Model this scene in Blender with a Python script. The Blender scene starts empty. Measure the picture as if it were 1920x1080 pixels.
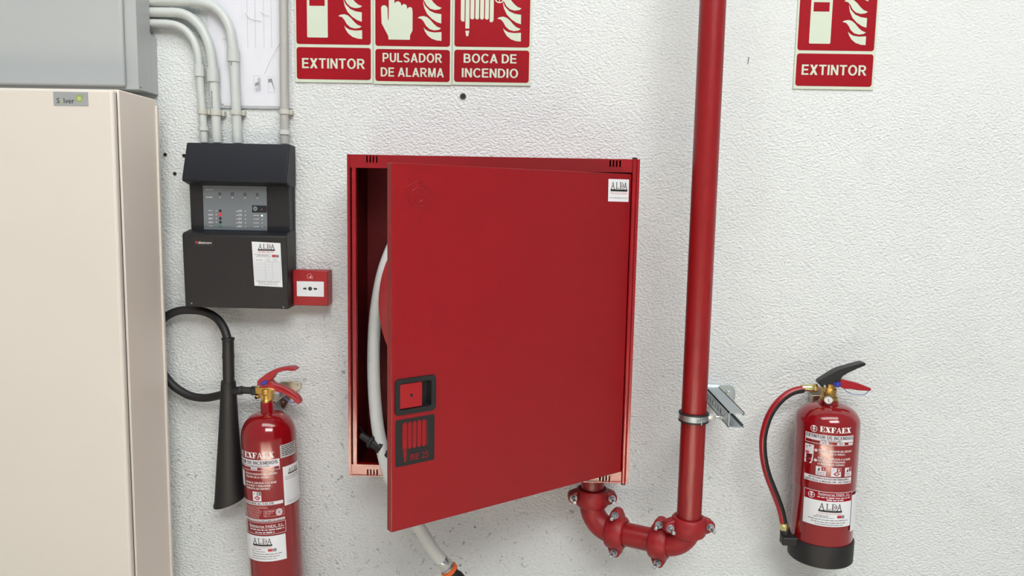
import bpy, bmesh, math, random
from mathutils import Vector, Matrix

random.seed(4)
PI = math.pi
scene = bpy.context.scene
C = scene.collection

# ------------------------------------------------------------------ camera
PITCH, YAW, ROLL, DIST, EYE = .1134, -.0241, .0188, 2.1, 1.6
fwd = Vector((math.sin(YAW)*math.cos(PITCH), math.cos(YAW)*math.cos(PITCH), -math.sin(PITCH)))
rt0 = Vector((math.cos(YAW), -math.sin(YAW), 0))
up0 = rt0.cross(fwd)
rt = rt0*math.cos(ROLL) + up0*math.sin(ROLL)
upv = up0*math.cos(ROLL) - rt0*math.sin(ROLL)
cam = bpy.data.cameras.new('camera')
cam.sensor_width = 36
cam.lens = 1447.4/1920*36
cam.clip_start = .05
camo = bpy.data.objects.new('camera', cam)
camo.matrix_world = Matrix(((rt.x, upv.x, -fwd.x, 0), (rt.y, upv.y, -fwd.y, -DIST), (rt.z, upv.z, -fwd.z, EYE), (0, 0, 0, 1)))
C.objects.link(camo)
scene.camera = camo

# ------------------------------------------------------------------ light
w = bpy.data.worlds.new('hall_daylight')
scene.world = w
w.use_nodes = True
bg = w.node_tree.nodes['Background']
bg.inputs[0].default_value = (.93, .97, 1, 1)
bg.inputs[1].default_value = .37


def area(name, loc, target, sx, sy, power, col=(1, 1, 1), spread=180):
    L = bpy.data.lights.new(name, 'AREA')
    L.shape = 'RECTANGLE'
    L.size, L.size_y, L.energy, L.color = sx, sy, power, col
    L.spread = math.radians(spread)
    o = bpy.data.objects.new(name, L)
    C.objects.link(o)
    o.location = loc
    o.rotation_euler = (Vector(target)-Vector(loc)).to_track_quat('-Z', 'Y').to_euler()
    return o


# rooflights of the hall, high above and in front of the wall
area('rooflight_long', (.2, -2.5, 5.2), (.2, -1.2, 0), 4.5, 1.3, 122, (1, 1, .985))
area('rooflight_far', (1.3, -5.4, 5.2), (.3, 0, 1.0), 3.6, 1.6, 258, (1, 1, .99))
# added narrow lamp: brightens the floor that the glossy red cabinet reflects
area('added_floor_beam', (-.25, -3.1, 5.4), (-.25, -3.12, 0), 2.3, 1.05, 290, (1, .90, .78), 12)

scene.view_settings.view_transform = 'Standard'
scene.view_settings.look = 'None'
scene.view_settings.gamma = 1
scene.view_settings.use_curve_mapping = False
scene.view_settings.exposure = -.08


# ------------------------------------------------------------------ materials
def lin(c):
    return tuple((x/255/12.92 if x/255 <= .04045 else ((x/255+.055)/1.055)**2.4) for x in c)+(1,)


def mat(name, rgb, rough=.5, metal=0, coat=0, spec=.5, var=.06, scale=30, bump=0, bscale=200, emit=0, alpha=1, trans=0):
    m = bpy.data.materials.new(name)
    m.use_nodes = True
    nt = m.node_tree
    b = nt.nodes['Principled BSDF']
    b.inputs['Roughness'].default_value = rough
    b.inputs['Metallic'].default_value = metal
    b.inputs['Coat Weight'].default_value = coat
    b.inputs['Coat Roughness'].default_value = .06
    b.inputs['Specular IOR Level'].default_value = spec
    b.inputs['Alpha'].default_value = alpha
    b.inputs['Transmission Weight'].default_value = trans
    col = lin(rgb)
    tc = nt.nodes.new('ShaderNodeTexCoord')
    nz = nt.nodes.new('ShaderNodeTexNoise')
    nz.inputs['Scale'].default_value = scale
    nz.inputs['Detail'].default_value = 4
    nt.links.new(tc.outputs['Object'], nz.inputs['Vector'])
    mx = nt.nodes.new('ShaderNodeMix')
    mx.data_type = 'RGBA'
    mx.inputs['A'].default_value = tuple(x*(1-var) for x in col[:3])+(1,)
    mx.inputs['B'].default_value = tuple(min(1, x*(1+var)) for x in col[:3])+(1,)
    nt.links.new(nz.outputs['Fac'], mx.inputs['Factor'])
    nt.links.new(mx.outputs['Result'], b.inputs['Base Color'])
    if bump:
        n2 = nt.nodes.new('ShaderNodeTexNoise')
        n2.inputs['Scale'].default_value = bscale
        n2.inputs['Detail'].default_value = 2
        nt.links.new(tc.outputs['Object'], n2.inputs['Vector'])
        bp = nt.nodes.new('ShaderNodeBump')
        bp.inputs['Strength'].default_value = bump
        bp.inputs['Distance'].default_value = .001
        nt.links.new(n2.outputs['Fac'], bp.inputs['Height'])
        nt.links.new(bp.outputs['Normal'], b.inputs['Normal'])
    if emit:
        b.inputs['Emission Color'].default_value = col
        b.inputs['Emission Strength'].default_value = emit
    return m


def wall_material():
    m = bpy.data.materials.new('rough_white_plaster')
    m.use_nodes = True
    nt = m.node_tree
    N, Lk = nt.nodes, nt.links
    b = N['Principled BSDF']
    b.inputs['Roughness'].default_value = .75
    b.inputs['Specular IOR Level'].default_value = .25
    tc = N.new('ShaderNodeTexCoord')

    def noise(scale, detail=3, rough=.5, vec=None, dist=0):
        n = N.new('ShaderNodeTexNoise')
        n.inputs['Scale'].default_value = scale
        n.inputs['Detail'].default_value = detail
        n.inputs['Roughness'].default_value = rough
        n.inputs['Distortion'].default_value = dist
        Lk.new(vec or tc.outputs['Object'], n.inputs['Vector'])
        return n.outputs['Fac']

    def math_(op, a, b_=None, clamp=False):
        n = N.new('ShaderNodeMath')
        n.operation = op
        n.use_clamp = clamp
        for i, v in enumerate((a, b_)):
            if v is None:
                continue
            if isinstance(v, (int, float)):
                n.inputs[i].default_value = v
            else:
                Lk.new(v, n.inputs[i])
        return n.outputs[0]

    def ramp(v, lo, hi, olo=0, ohi=1):
        n = N.new('ShaderNodeMapRange')
        n.clamp = True
        Lk.new(v, n.inputs[0])
        for i, q in enumerate((lo, hi, olo, ohi)):
            n.inputs[i+1].default_value = q
        return n.outputs[0]
    # the spatter leans a little to one side: stretch the coordinates
    mp = N.new('ShaderNodeMapping')
    mp.inputs['Rotation'].default_value = (0, .6, 0)
    mp.inputs['Scale'].default_value = (1, 1, 1.45)
    Lk.new(tc.outputs['Object'], mp.inputs['Vector'])
    sv = mp.outputs['Vector']
    coarse = noise(118, 3, .6, sv, .1)
    fine = noise(300, 2, .5, sv)
    lump = noise(9, 2, .5)
    pits = ramp(coarse, .3, .68)
    sep = N.new('ShaderNodeSeparateXYZ')
    Lk.new(tc.outputs['Object'], sep.inputs[0])
    # trowelled smoother coat high up on the right
    zz = math_('ADD', sep.outputs['Z'], math_('MULTIPLY', math_('SUBTRACT', lump, .5), .16))
    smooth = math_('MULTIPLY', ramp(zz, 1.83, 1.95), ramp(sep.outputs['X'], .15, .45), True)
    amp = math_('SUBTRACT', 1, math_('MULTIPLY', smooth, .5))
    h = math_('ADD', math_('MULTIPLY', pits, 1.0), math_('MULTIPLY', fine, .45))
    h = math_('ADD', math_('MULTIPLY', h, amp), math_('MULTIPLY', lump, 1.2))
    bp = N.new('ShaderNodeBump')
    bp.inputs['Strength'].default_value = .8
    bp.inputs['Distance'].default_value = .0042
    Lk.new(h, bp.inputs['Height'])
    Lk.new(bp.outputs['Normal'], b.inputs['Normal'])
    # colour: white paint, dust caught in specks, grubbier low down
    speck = ramp(noise(70, 3, .6, None, 1.2), .615, .69)
    where = ramp(noise(3.2, 3), .34, .62)
    low = ramp(sep.outputs['Z'], 1.5, .85, .22, 1)
    dirt = math_('MULTIPLY', math_('MULTIPLY', speck, where), math_('MULTIPLY', low, ramp(sep.outputs['X'], .1, .65, 1, .3)), True)
    stain = math_('MULTIPLY', ramp(noise(2.3, 4, .6), .5, .8), .10)
    dirt = math_('ADD', math_('MULTIPLY', dirt, .85), stain, True)
    dirt = math_('ADD', dirt, math_('MULTIPLY', smooth, .13), True)      # the trowelled coat is a greyer plaster
    mx = N.new('ShaderNodeMix')
    mx.data_type = 'RGBA'
    mx.inputs['A'].default_value = lin((229, 233, 232))
    mx.inputs['B'].default_value = lin((105, 100, 94))
    Lk.new(dirt, mx.inputs['Factor'])
    Lk.new(mx.outputs['Result'], b.inputs['Base Color'])
    return m


M = dict(
    wall=wall_material(),
    floor=mat('pale_floor_concrete', (196, 190, 180), .6, var=.12, scale=4),
    red=mat('cabinet_red_enamel', (136, 10, 18), .22, spec=.5, coat=.4, var=.03, bump=.05, bscale=420),
    redshade=mat('cabinet_red_shaded', (78, 6, 10), .5, spec=.2, var=.05),  # cabinet red darkened, the shade inside is put into the colour
    reddoor=mat('door_red_enamel', (126, 12, 19), .30, spec=.4, var=.03, bump=.06, bscale=420),
    redpipe=mat('pipe_red_paint', (126, 14, 18), .33, spec=.45, var=.07, scale=14, bump=.05, bscale=160),
    redcast=mat('cast_red_paint', (136, 20, 26), .46, spec=.4, var=.13, scale=45, bump=.25, bscale=240),
    redext=mat('extinguisher_red_gloss', (126, 9, 17), .12, coat=.5, var=.03),
    redplastic=mat('red_plastic', (140, 10, 19), .38, var=.03),
    redlever=mat('red_lever_paint', (146, 12, 26), .32, var=.03),
    signred=mat('sign_red', (138, 6, 22), .55, spec=.15, var=.02),
    signcream=mat('sign_luminescent_cream', (196, 206, 188), .55, spec=.3, var=.02),
    white=mat('print_white', (232, 228, 226), .5, var=.01),
    sticker=mat('sticker_paper', (222, 224, 226), .45, var=.01),
    black=mat('black_plastic', (20, 20, 22), .42, var=.1),
    rubber=mat('black_rubber', (18, 18, 19), .55, var=.1),
    ink=mat('print_black', (14, 14, 16), .5, var=.02),
    inkdark=mat('print_dark_grey', (70, 70, 76), .6, var=.02),
    pvcdark=mat('conduit_darker_grey', (168, 168, 164), .42, var=.04),  # slightly darker grey for the straight conduit
    inkgrey=mat('print_grey', (120, 120, 124), .5, var=.02),
    inkred=mat('print_red', (176, 40, 48), .5, var=.02),
    inkpink=mat('print_faded_red', (214, 160, 160), .5, var=.02),
    inkblue=mat('print_label_white', (218, 212, 216), .5, var=.02),
    hood=mat('panel_slate_grey', (20, 23, 31), .5, spec=.3, var=.04),
    cover=mat('panel_charcoal', (30, 30, 32), .5, spec=.3, var=.04, bump=.12, bscale=700),
    dark=mat('panel_dark_recess', (28, 28, 31), .5, spec=.3, var=.04),
    face=mat('panel_faceplate_grey', (100, 107, 112), .5, var=.03),
    led=mat('led_green', (200, 255, 200), .4, emit=2.5),
    ledred=mat('button_red', (200, 50, 60), .4),
    green=mat('button_green', (50, 112, 86), .4),
    cream=mat('cabinet_cream_paint', (213, 206, 196), .42, var=.03, scale=3),
    creamside=mat('cabinet_cream_side', (224, 214, 203), .45, var=.03, scale=3),
    grey=mat('enclosure_grey_paint', (170, 174, 174), .40, var=.03, scale=3),
    pvc=mat('conduit_grey_plastic', (190, 195, 192), .38, var=.03),
    clip=mat('clip_grey_plastic', (188, 188, 178), .45, var=.03),
    paper=mat('printer_paper', (226, 227, 232), .7, var=.02),
    papergrey=mat('print_pale_grey', (166, 172, 180), .7, var=.02),
    film=mat('clear_plastic_film', (240, 240, 245), .12, alpha=.16, spec=.8),
    plate=mat('nameplate_grey', (150, 153, 154), .4, var=.02),
    olive=mat('print_olive_green', (140, 158, 84), .5, var=.02),
    lime=mat('print_pale_green', (172, 184, 128), .5, var=.02),
    zinc=mat('galvanised_steel', (176, 186, 190), .34, metal=.85, var=.12, scale=60),
    chrome=mat('chrome_steel', (205, 210, 208), .16, metal=1, var=.05),
    brass=mat('brass', (178, 142, 78), .3, metal=.9, var=.2, scale=60),
    brasslite=mat('brass_ferrule', (206, 200, 140), .22, metal=.9, var=.1, scale=60),
    steel=mat('wall_hook_steel', (190, 184, 168), .25, metal=.9, var=.2, scale=40),
    blue=mat('blue_plastic', (36, 46, 150), .4),
    bluecord=mat('blue_cord', (60, 100, 150), .5),
    hose=mat('white_ribbed_hose', (205, 209, 206), .5, var=.04),
    orange=mat('orange_plastic', (222, 100, 40), .4),
    silver=mat('silver_label', (176, 176, 176), .35, var=.03),
    dirtwhite=mat('wall_plug_grey', (150, 140, 130), .8),
)


# ------------------------------------------------------------------ scene helpers
ROOT = {}


def thing(name, label, cat, loc=(0, 0, 0), rot=None, group=None):
    o = bpy.data.objects.new(name, None)
    o.empty_display_size = .05
    C.objects.link(o)
    T = Matrix.Translation(loc)
    if rot:
        T = T @ rot.to_4x4()
    o.matrix_world = T
    o['label'], o['category'] = label, cat
    if group:
        o['group'] = group
    ROOT[o.name] = T.inverted()
    return o


def obj(name, bm, m, parent=None, bevel=0, seg=2, smooth=35, local=False, label=None):
    """link a bmesh as ONE mesh object; vertices are in world metres unless local"""
    mats = m if isinstance(m, (list, tuple)) else [m]
    if parent is not None and not local:
        bmesh.ops.transform(bm, matrix=ROOT[parent.name], verts=bm.verts)
    bmesh.ops.recalc_face_normals(bm, faces=bm.faces)
    me = bpy.data.meshes.new(name)
    bm.to_mesh(me)
    bm.free()
    for k in mats:
        me.materials.append(M[k])
    if smooth:
        me.shade_smooth()
        me.set_sharp_from_angle(angle=math.radians(smooth))
    o = bpy.data.objects.new(name, me)
    C.objects.link(o)
    if parent is not None:
        o.parent = parent
        ROOT[o.name] = ROOT[parent.name]
    if label:
        o['label'] = label
    if bevel:
        b = o.modifiers.new('bevel', 'BEVEL')
        b.width, b.segments, b.limit_method, b.angle_limit = bevel, seg, 'ANGLE', math.radians(40)
    return o


def box(bm, x0, x1, y0, y1, z0, z1, tf=None):
    v = [bm.verts.new((x, y, z)) for x in (x0, x1) for y in (y0, y1) for z in (z0, z1)]
    for f in ((0, 1, 3, 2), (4, 6, 7, 5), (0, 4, 5, 1), (2, 3, 7, 6), (0, 2, 6, 4), (1, 5, 7, 3)):
        bm.faces.new([v[i] for i in f])
    if tf:
        bmesh.ops.transform(bm, matrix=tf, verts=v)
    return bm


def nbox(*a, **k):
    return box(bmesh.new(), *a, **k)


def prism(bm, poly, d0, d1, fn):
    """polygon (a,b) extruded between d0 and d1; fn(a,b,d) gives the point"""
    n = len(poly)
    lo = [bm.verts.new(fn(a, b, d0)) for a, b in poly]
    hi = [bm.verts.new(fn(a, b, d1)) for a, b in poly]
    bm.faces.new(lo[::-1])
    bm.faces.new(hi)
    for i in range(n):
        bm.faces.new((lo[i], lo[(i+1) % n], hi[(i+1) % n], hi[i]))
    return bm


XZ = lambda a, b, d: (a, d, b)      # polygon in the wall plane, thickness along y
YZ = lambda a, b, d: (d, a, b)      # side profile, thickness along x


def spline(pts, n=8):
    P = [Vector(p) for p in pts]
    P = [2*P[0]-P[1]]+P+[2*P[-1]-P[-2]]
    out = []
    for i in range(1, len(P)-2):
        for k in range(n):
            t = k/n
            a, b, c, d = P[i-1:i+3]
            out.append(.5*((2*b)+(c-a)*t+(2*a-5*b+4*c-d)*t*t+(3*b-a-3*c+d)*t**3))
    out.append(P[-2])
    return out


def tube(bm, path, r, seg=14, caps=True, normal=None, matfn=None):
    path = [Vector(p) for p in path]
    n = len(path)
    rr = r if isinstance(r, (list, tuple)) else [r]*n
    t0 = (path[1]-path[0]).normalized()
    nv = Vector(normal) if normal else (Vector((0, 1, 0)) if abs(t0.y) < .9 else Vector((1, 0, 0)))
    rings = []
    for i in range(n):
        t = (path[min(i+1, n-1)]-path[max(i-1, 0)]).normalized()
        nv = (nv-t*nv.dot(t)).normalized()
        b = t.cross(nv)
        rings.append([bm.verts.new(path[i]+(nv*math.cos(2*PI*k/seg)+b*math.sin(2*PI*k/seg))*rr[i]) for k in range(seg)])
    for i in range(n-1):
        for k in range(seg):
            f = bm.faces.new((rings[i][k], rings[i][(k+1) % seg], rings[i+1][(k+1) % seg], rings[i+1][k]))
            if matfn:
                f.material_index = matfn(k, seg)
    if caps:
        bm.faces.new(rings[0][::-1])
        bm.faces.new(rings[-1])
    return bm


def lathe(bm, prof, tf=None, seg=40, caps=True):
    """profile of (radius, z) turned about z, then moved by tf"""
    rings = []
    for r, z in prof:
        rings.append([bm.verts.new((r*math.cos(2*PI*k/seg), r*math.sin(2*PI*k/seg), z)) for k in range(seg)])
    for a, b in zip(rings, rings[1:]):
        for k in range(seg):
            bm.faces.new((a[k], a[(k+1) % seg], b[(k+1) % seg], b[k]))
    if caps:
        bm.faces.new(rings[0][::-1])
        bm.faces.new(rings[-1])
    if tf:
        bmesh.ops.transform(bm, matrix=tf, verts=[v for r in rings for v in r])
    return bm


def ring_lathe(bm, prof, tf=None, seg=36):
    """closed profile loop turned about z (a ring with a hole)"""
    rings = [[bm.verts.new((r*math.cos(2*PI*k/seg), r*math.sin(2*PI*k/seg), z)) for k in range(seg)] for r, z in prof]
    for a, b in zip(rings, rings[1:]+rings[:1]):
        for k in range(seg):
            bm.faces.new((a[k], a[(k+1) % seg], b[(k+1) % seg], b[k]))
    if tf:
        bmesh.ops.transform(bm, matrix=tf, verts=[v for r in rings for v in r])
    return bm


def axis(p, d, x=None):
    """frame at p whose z runs along d"""
    d = Vector(d).normalized()
    if x is None:
        x = Vector((1, 0, 0)) if abs(d.x) < .9 else Vector((0, 0, 1))
    x = Vector(x)
    x = (x-d*x.dot(d)).normalized()
    y = d.cross(x)
    return Matrix(((x.x, y.x, d.x, p[0]), (x.y, y.y, d.y, p[1]), (x.z, y.z, d.z, p[2]), (0, 0, 0, 1)))


def cyl(p, d, r, L, seg=20, ch=0):
    ch = min(ch, r*.5)
    pr = [(r-ch, 0), (r, ch), (r, L-ch), (r-ch, L)] if ch else [(r, 0), (r, L)]
    return lathe(bmesh.new(), pr, axis(p, d), seg)


def hexnut(p, d, r, L):
    return lathe(bmesh.new(), [(r*.92, 0), (r, L*.12), (r, L*.88), (r*.92, L)], axis(p, d), 6)


# ------------------------------------------------------------------ flat print
_TXT = {}


def text2d(body, bold=0):
    key = (body, bold)
    if key not in _TXT:
        cu = bpy.data.curves.new('t', 'FONT')
        cu.body = body
        cu.resolution_u = 3
        cu.offset = bold
        o = bpy.data.objects.new('t', cu)
        C.objects.link(o)
        dg = bpy.context.evaluated_depsgraph_get()
        me = bpy.data.meshes.new_from_object(o.evaluated_get(dg))
        v = [(a.co.x, a.co.y) for a in me.vertices]
        f = [tuple(p.vertices) for p in me.polygons]
        bpy.data.objects.remove(o)
        bpy.data.curves.remove(cu)
        bpy.data.meshes.remove(me)
        _TXT[key] = (v, f)
    return _TXT[key]


_h = text2d('H')[0]
CAP = max(v[1] for v in _h)-min(v[1] for v in _h)

SERIF = {
    'A': (1.0, [[(.06, 0), (.14, 0), (.50, .93), (.44, 1)], [(.40, 1), (.56, 1), (.93, 0), (.70, 0)], [(.2, .30), (.76, .30), (.74, .37), (.22, .37)],
                [(0, 0), (.27, 0), (.27, .05), (0, .05)], [(.6, 0), (1, 0), (1, .05), (.6, .05)]]),
    'L': (.8, [[(.14, 0), (.29, 0), (.29, 1), (.14, 1)], [(0, .95), (.45, .95), (.45, 1), (0, 1)], [(0, 0), (.72, 0), (.8, .28), (.75, .28), (.6, .06), (0, .06)]]),
    'D': (.95, [[(.13, 0), (.27, 0), (.27, 1), (.13, 1)], [(0, .94), (.5, .94), (.62, .9), (.55, 1), (0, 1)], [(0, 0), (.55, 0), (.62, .1), (.5, .06), (0, .06)],
                [(.55, 1), (.75, .9), (.9, .72), (.95, .5), (.9, .28), (.75, .1), (.55, 0), (.58, .05), (.74, .22), (.80, .5), (.74, .78), (.58, .95)]]),
    'E': (.9, [[(.1, 0), (.42, 0), (.42, 1), (.1, 1)], [(0, .92), (.82, .92), (.84, 1), (0, 1)], [(.68, .92), (.84, 1), (.86, .68), (.80, .68)],
               [(.42, .47), (.6, .47), (.6, .55), (.42, .55)], [(.58, .34), (.64, .34), (.64, .68), (.58, .68)], [(0, 0), (.86, 0), (.86, .08), (0, .08)], [(.70, .08), (.86, 0), (.92, .34), (.85, .34)]]),
    'F': (.85, [[(.1, 0), (.42, 0), (.42, 1), (.1, 1)], [(0, .92), (.82, .92), (.84, 1), (0, 1)], [(.68, .92), (.84, 1), (.86, .68), (.80, .68)],
                [(.42, .46), (.6, .46), (.6, .54), (.42, .54)], [(.58, .33), (.64, .33), (.64, .68), (.58, .68)], [(0, 0), (.55, 0), (.55, .08), (0, .08)]]),
    'X': (1.0, [[(.08, 1), (.46, 1), (.94, 0), (.54, 0)], [(.78, 1), (.88, 1), (.22, 0), (.1, 0)], [(0, .93), (.55, .93), (.55, 1), (0, 1)], [(.66, .93), (1, .93), (1, 1), (.66, 1)],
                [(0, 0), (.36, 0), (.36, .07), (0, .07)], [(.46, 0), (1, 0), (1, .07), (.46, .07)]]),
}


def _v(x, t, y0=0, y1=1):
    return [(x, y0), (x+t, y0), (x+t, y1), (x, y1)]


def _hb(x0, x1, y, t):
    return [(x0, y), (x1, y), (x1, y+t), (x0, y+t)]


def _arc(cx, cy, rx, ry, t, a0, a1, n=12):
    out = []
    for k in range(n):
        q = [math.radians(a0+(a1-a0)*j/n) for j in (k, k+1)]
        out.append([(cx+rx*math.cos(q[0]), cy+ry*math.sin(q[0])), (cx+rx*math.cos(q[1]), cy+ry*math.sin(q[1])),
                    (cx+(rx-t)*math.cos(q[1]), cy+(ry-t*.82)*math.sin(q[1])), (cx+(rx-t)*math.cos(q[0]), cy+(ry-t*.82)*math.sin(q[0]))])
    return out


_t, _q = .185, .155
SANS = {
    'E': (.64, [_v(0, _t), _hb(0, .64, 0, _q), _hb(0, .60, .43, _q), _hb(0, .63, 1-_q, _q)]),
    'X': (.74, [[(0, 1), (.23, 1), (.74, 0), (.51, 0)], [(.51, 1), (.74, 1), (.23, 0), (0, 0)]]),
    'T': (.68, [_v(.25, _t), _hb(0, .68, 1-_q, _q)]),
    'I': (.19, [_v(0, _t)]),
    'N': (.70, [_v(0, _t), _v(.70-_t, _t), [(0, 1), (_t, 1), (.70, 0), (.70-_t, 0)]]),
    'O': (.84, _arc(.42, .5, .42, .52, _t, 0, 360, 28)),
    'C': (.76, _arc(.42, .5, .42, .52, _t, 38, 322, 24)),
    'R': (.76, [_v(0, _t), _hb(0, .42, 1-_q, _q), _hb(0, .42, .40, _q), [(.30, .42), (.48, .44), (.76, 0), (.54, 0)]]+_arc(.40, .70, .30, .30, _t, -90, 90)),
    'P': (.68, [_v(0, _t), _hb(0, .40, 1-_q, _q), _hb(0, .40, .36, _q)]+_arc(.38, .68, .30, .32, _t, -90, 90)),
    'B': (.72, [_v(0, _t), _hb(0, .42, 1-_q, _q), _hb(0, .42, .44, _q), _hb(0, .42, 0, _q)]+_arc(.40, .735, .27, .265, _t, -90, 90)+_arc(.42, .295, .30, .295, _t, -90, 90)),
    'D': (.74, [_v(0, _t), _hb(0, .34, 1-_q, _q), _hb(0, .34, 0, _q)]+_arc(.32, .5, .42, .5, _t, -90, 90, 16)),
    'U': (.70, [_v(0, _t, .33), _v(.70-_t, _t, .33)]+_arc(.35, .34, .35, .36, _t, 180, 360, 16)),
    'L': (.58, [_v(0, _t), _hb(0, .58, 0, _q)]),
    'A': (.80, [[(0, 0), (.20, 0), (.50, 1), (.31, 1)], [(.80, 0), (.60, 0), (.30, 1), (.49, 1)], _hb(.16, .64, .22, _q)]),
    'M': (.84, [_v(0, .17), _v(.67, .17), [(0, 1), (.22, 1), (.50, 0), (.34, 0)], [(.84, 1), (.62, 1), (.34, 0), (.50, 0)]]),
    'S': (.68, _arc(.34, .735, .33, .285, _t, 20, 270, 16)+_arc(.34, .265, .34, .285, _t, -160, 90, 16)+[[(.30, .45), (.42, .45), (.42, .55), (.30, .55)]]),
    ' ': (.18, []),
}

# print that stays one part because its pieces are too small to pick apart
FINE = ('print_marks', 'fine_print', 'faded_print', 'table_lines', 'lettering', 'print_lines', 'print_pictures', 'logo', 'emblem', 'letter', 'mark', 'ink', 'number', 'stamp', 'pictogram', 'house_symbol', 'label_print')


class Print:
    """flat print collected in 2D (u right, v up) and laid on a surface by mapper(u, v, h)"""

    def __init__(self, mapper, step=None):
        self.mapper, self.step, self.bms, self.n = mapper, step, {}, 0

    def bm(self, part, m):
        k = (part, m, 0 if any(f in part for f in FINE) else self.n)
        if k not in self.bms:
            self.bms[k] = bmesh.new()
        return self.bms[k]

    def verts(self, bm, pts, h):
        h += (self.n % 30)*1e-5      # pieces of one print never share a plane
        return [bm.verts.new(self.mapper(u, v, h)) for u, v in pts]

    def poly(self, part, m, pts, h=.0004):
        self.n += 1
        t = bmesh.new()
        t.faces.new([t.verts.new((u, v, 0)) for u, v in pts])
        bmesh.ops.triangulate(t, faces=t.faces)
        bm = self.bm(part, m)
        t.verts.index_update()
        vs = self.verts(bm, [(v.co.x, v.co.y) for v in t.verts], h)
        for f in t.faces:
            bm.faces.new([vs[v.index] for v in f.verts])
        t.free()

    def rect(self, part, m, u0, v0, u1, v1, h=.0004):
        self.n += 1
        n = max(1, int(abs(u1-u0)/self.step+.99)) if self.step else 1
        bm = self.bm(part, m)
        a = self.verts(bm, [(u0+(u1-u0)*k/n, v0) for k in range(n+1)], h)
        b = self.verts(bm, [(u0+(u1-u0)*k/n, v1) for k in range(n+1)], h)
        for k in range(n):
            bm.faces.new((a[k], a[k+1], b[k+1], b[k]))

    def frame(self, part, m, u0, v0, u1, v1, t, h=.0004):
        self.n += 1
        bm = self.bm(part, m)
        n = max(1, int(abs(u1-u0)/self.step+.99)) if self.step else 1
        us = [k/n for k in range(n+1)]
        loop = lambda a, b, c, d: [(a+(c-a)*k, b) for k in us]+[(c-(c-a)*k, d) for k in us]
        A, B = self.verts(bm, loop(u0, v0, u1, v1), h), self.verts(bm, loop(u0+t, v0+t, u1-t, v1-t), h)
        for k in range(len(A)):
            j = (k+1) % len(A)
            bm.faces.new((A[k], A[j], B[j], B[k]))

    def rrect(self, part, m, u0, v0, u1, v1, r, h=.0004):
        p = []
        for cu, cv, a in ((u1-r, v1-r, 0), (u0+r, v1-r, 90), (u0+r, v0+r, 180), (u1-r, v0+r, 270)):
            for k in range(6):
                q = math.radians(a+k*18)
                p.append((cu+r*math.cos(q), cv+r*math.sin(q)))
        self.poly(part, m, p, h)

    def disc(self, part, m, u, v, r, h=.0004, n=20, rv=None):
        self.poly(part, m, [(u+r*math.cos(2*PI*k/n), v+(rv or r)*math.sin(2*PI*k/n)) for k in range(n)], h)

    def ring(self, part, m, u, v, r0, r1, h=.0004, n=28, a0=0, a1=360):
        self.n += 1
        bm = self.bm(part, m)
        full = a1-a0 >= 360
        k_ = n if full else n+1
        an = [math.radians(a0+(a1-a0)*k/n) for k in range(k_)]
        a = self.verts(bm, [(u+r0*math.cos(q), v+r0*math.sin(q)) for q in an], h)
        b = self.verts(bm, [(u+r1*math.cos(q), v+r1*math.sin(q)) for q in an], h)
        for k in range(n):
            j = (k+1) % k_
            bm.faces.new((a[k], a[j], b[j], b[k]))

    def line(self, part, m, pts, t, h=.0004):
        for (a, b), (c, d) in zip(pts, pts[1:]):
            L = math.hypot(c-a, d-b) or 1
            nx, ny = -(d-b)/L*t/2, (c-a)/L*t/2
            self.poly(part, m, [(a+nx, b+ny), (a-nx, b-ny), (c-nx, d-ny), (c+nx, d+ny)], h)

    def text(self, part, m, body, u0, u1, v, cap, bold=.015, h=.0004):
        """text fitted between u0 and u1 on baseline v with the given capital height"""
        V, F = text2d(body, bold)
        if not V:
            return
        x0, x1 = min(p[0] for p in V), max(p[0] for p in V)
        s, sy = (u1-u0)/(x1-x0), cap/CAP
        bm = self.bm(part, m)
        vs = self.verts(bm, [(u0+(p[0]-x0)*s, v+p[1]*sy) for p in V], h)
        for f in F:
            try:
                bm.faces.new([vs[i] for i in f])
            except ValueError:
                pass

    def serif(self, part, m, body, u0, u1, v, cap, gap=.12, h=.0004):
        tot = sum(SERIF[c][0]+gap for c in body)-gap
        s = (u1-u0)/tot
        x = u0
        for c in body:
            for p in SERIF[c][1]:
                self.poly(part, m, [(x+a*s, v+b*cap) for a, b in p], h)
            x += (SERIF[c][0]+gap)*s

    def sans(self, part, m, body, u0, u1, v, cap, gap=.115, h=.0004):
        tot = sum(SANS[c][0]+gap for c in body)-gap
        s = (u1-u0)/tot
        x = u0
        for c in body:
            for p in SANS[c][1]:
                self.poly(part, m, [(x+a*s, v+b*cap) for a, b in p], h)
            x += (SANS[c][0]+gap)*s

    def greek(self, part, m, u0, u1, v, hgt, h=.0004, seed=1):
        """print too small to read in the photograph: word-long dashes"""
        rnd = random.Random(seed)
        u = u0
        while u < u1-hgt:
            L = min(rnd.uniform(2, 6)*hgt*.8, u1-u)
            self.rect(part, m, u, v, u+L, v+hgt*rnd.uniform(.7, 1), h)
            u += L+hgt*.7

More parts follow.
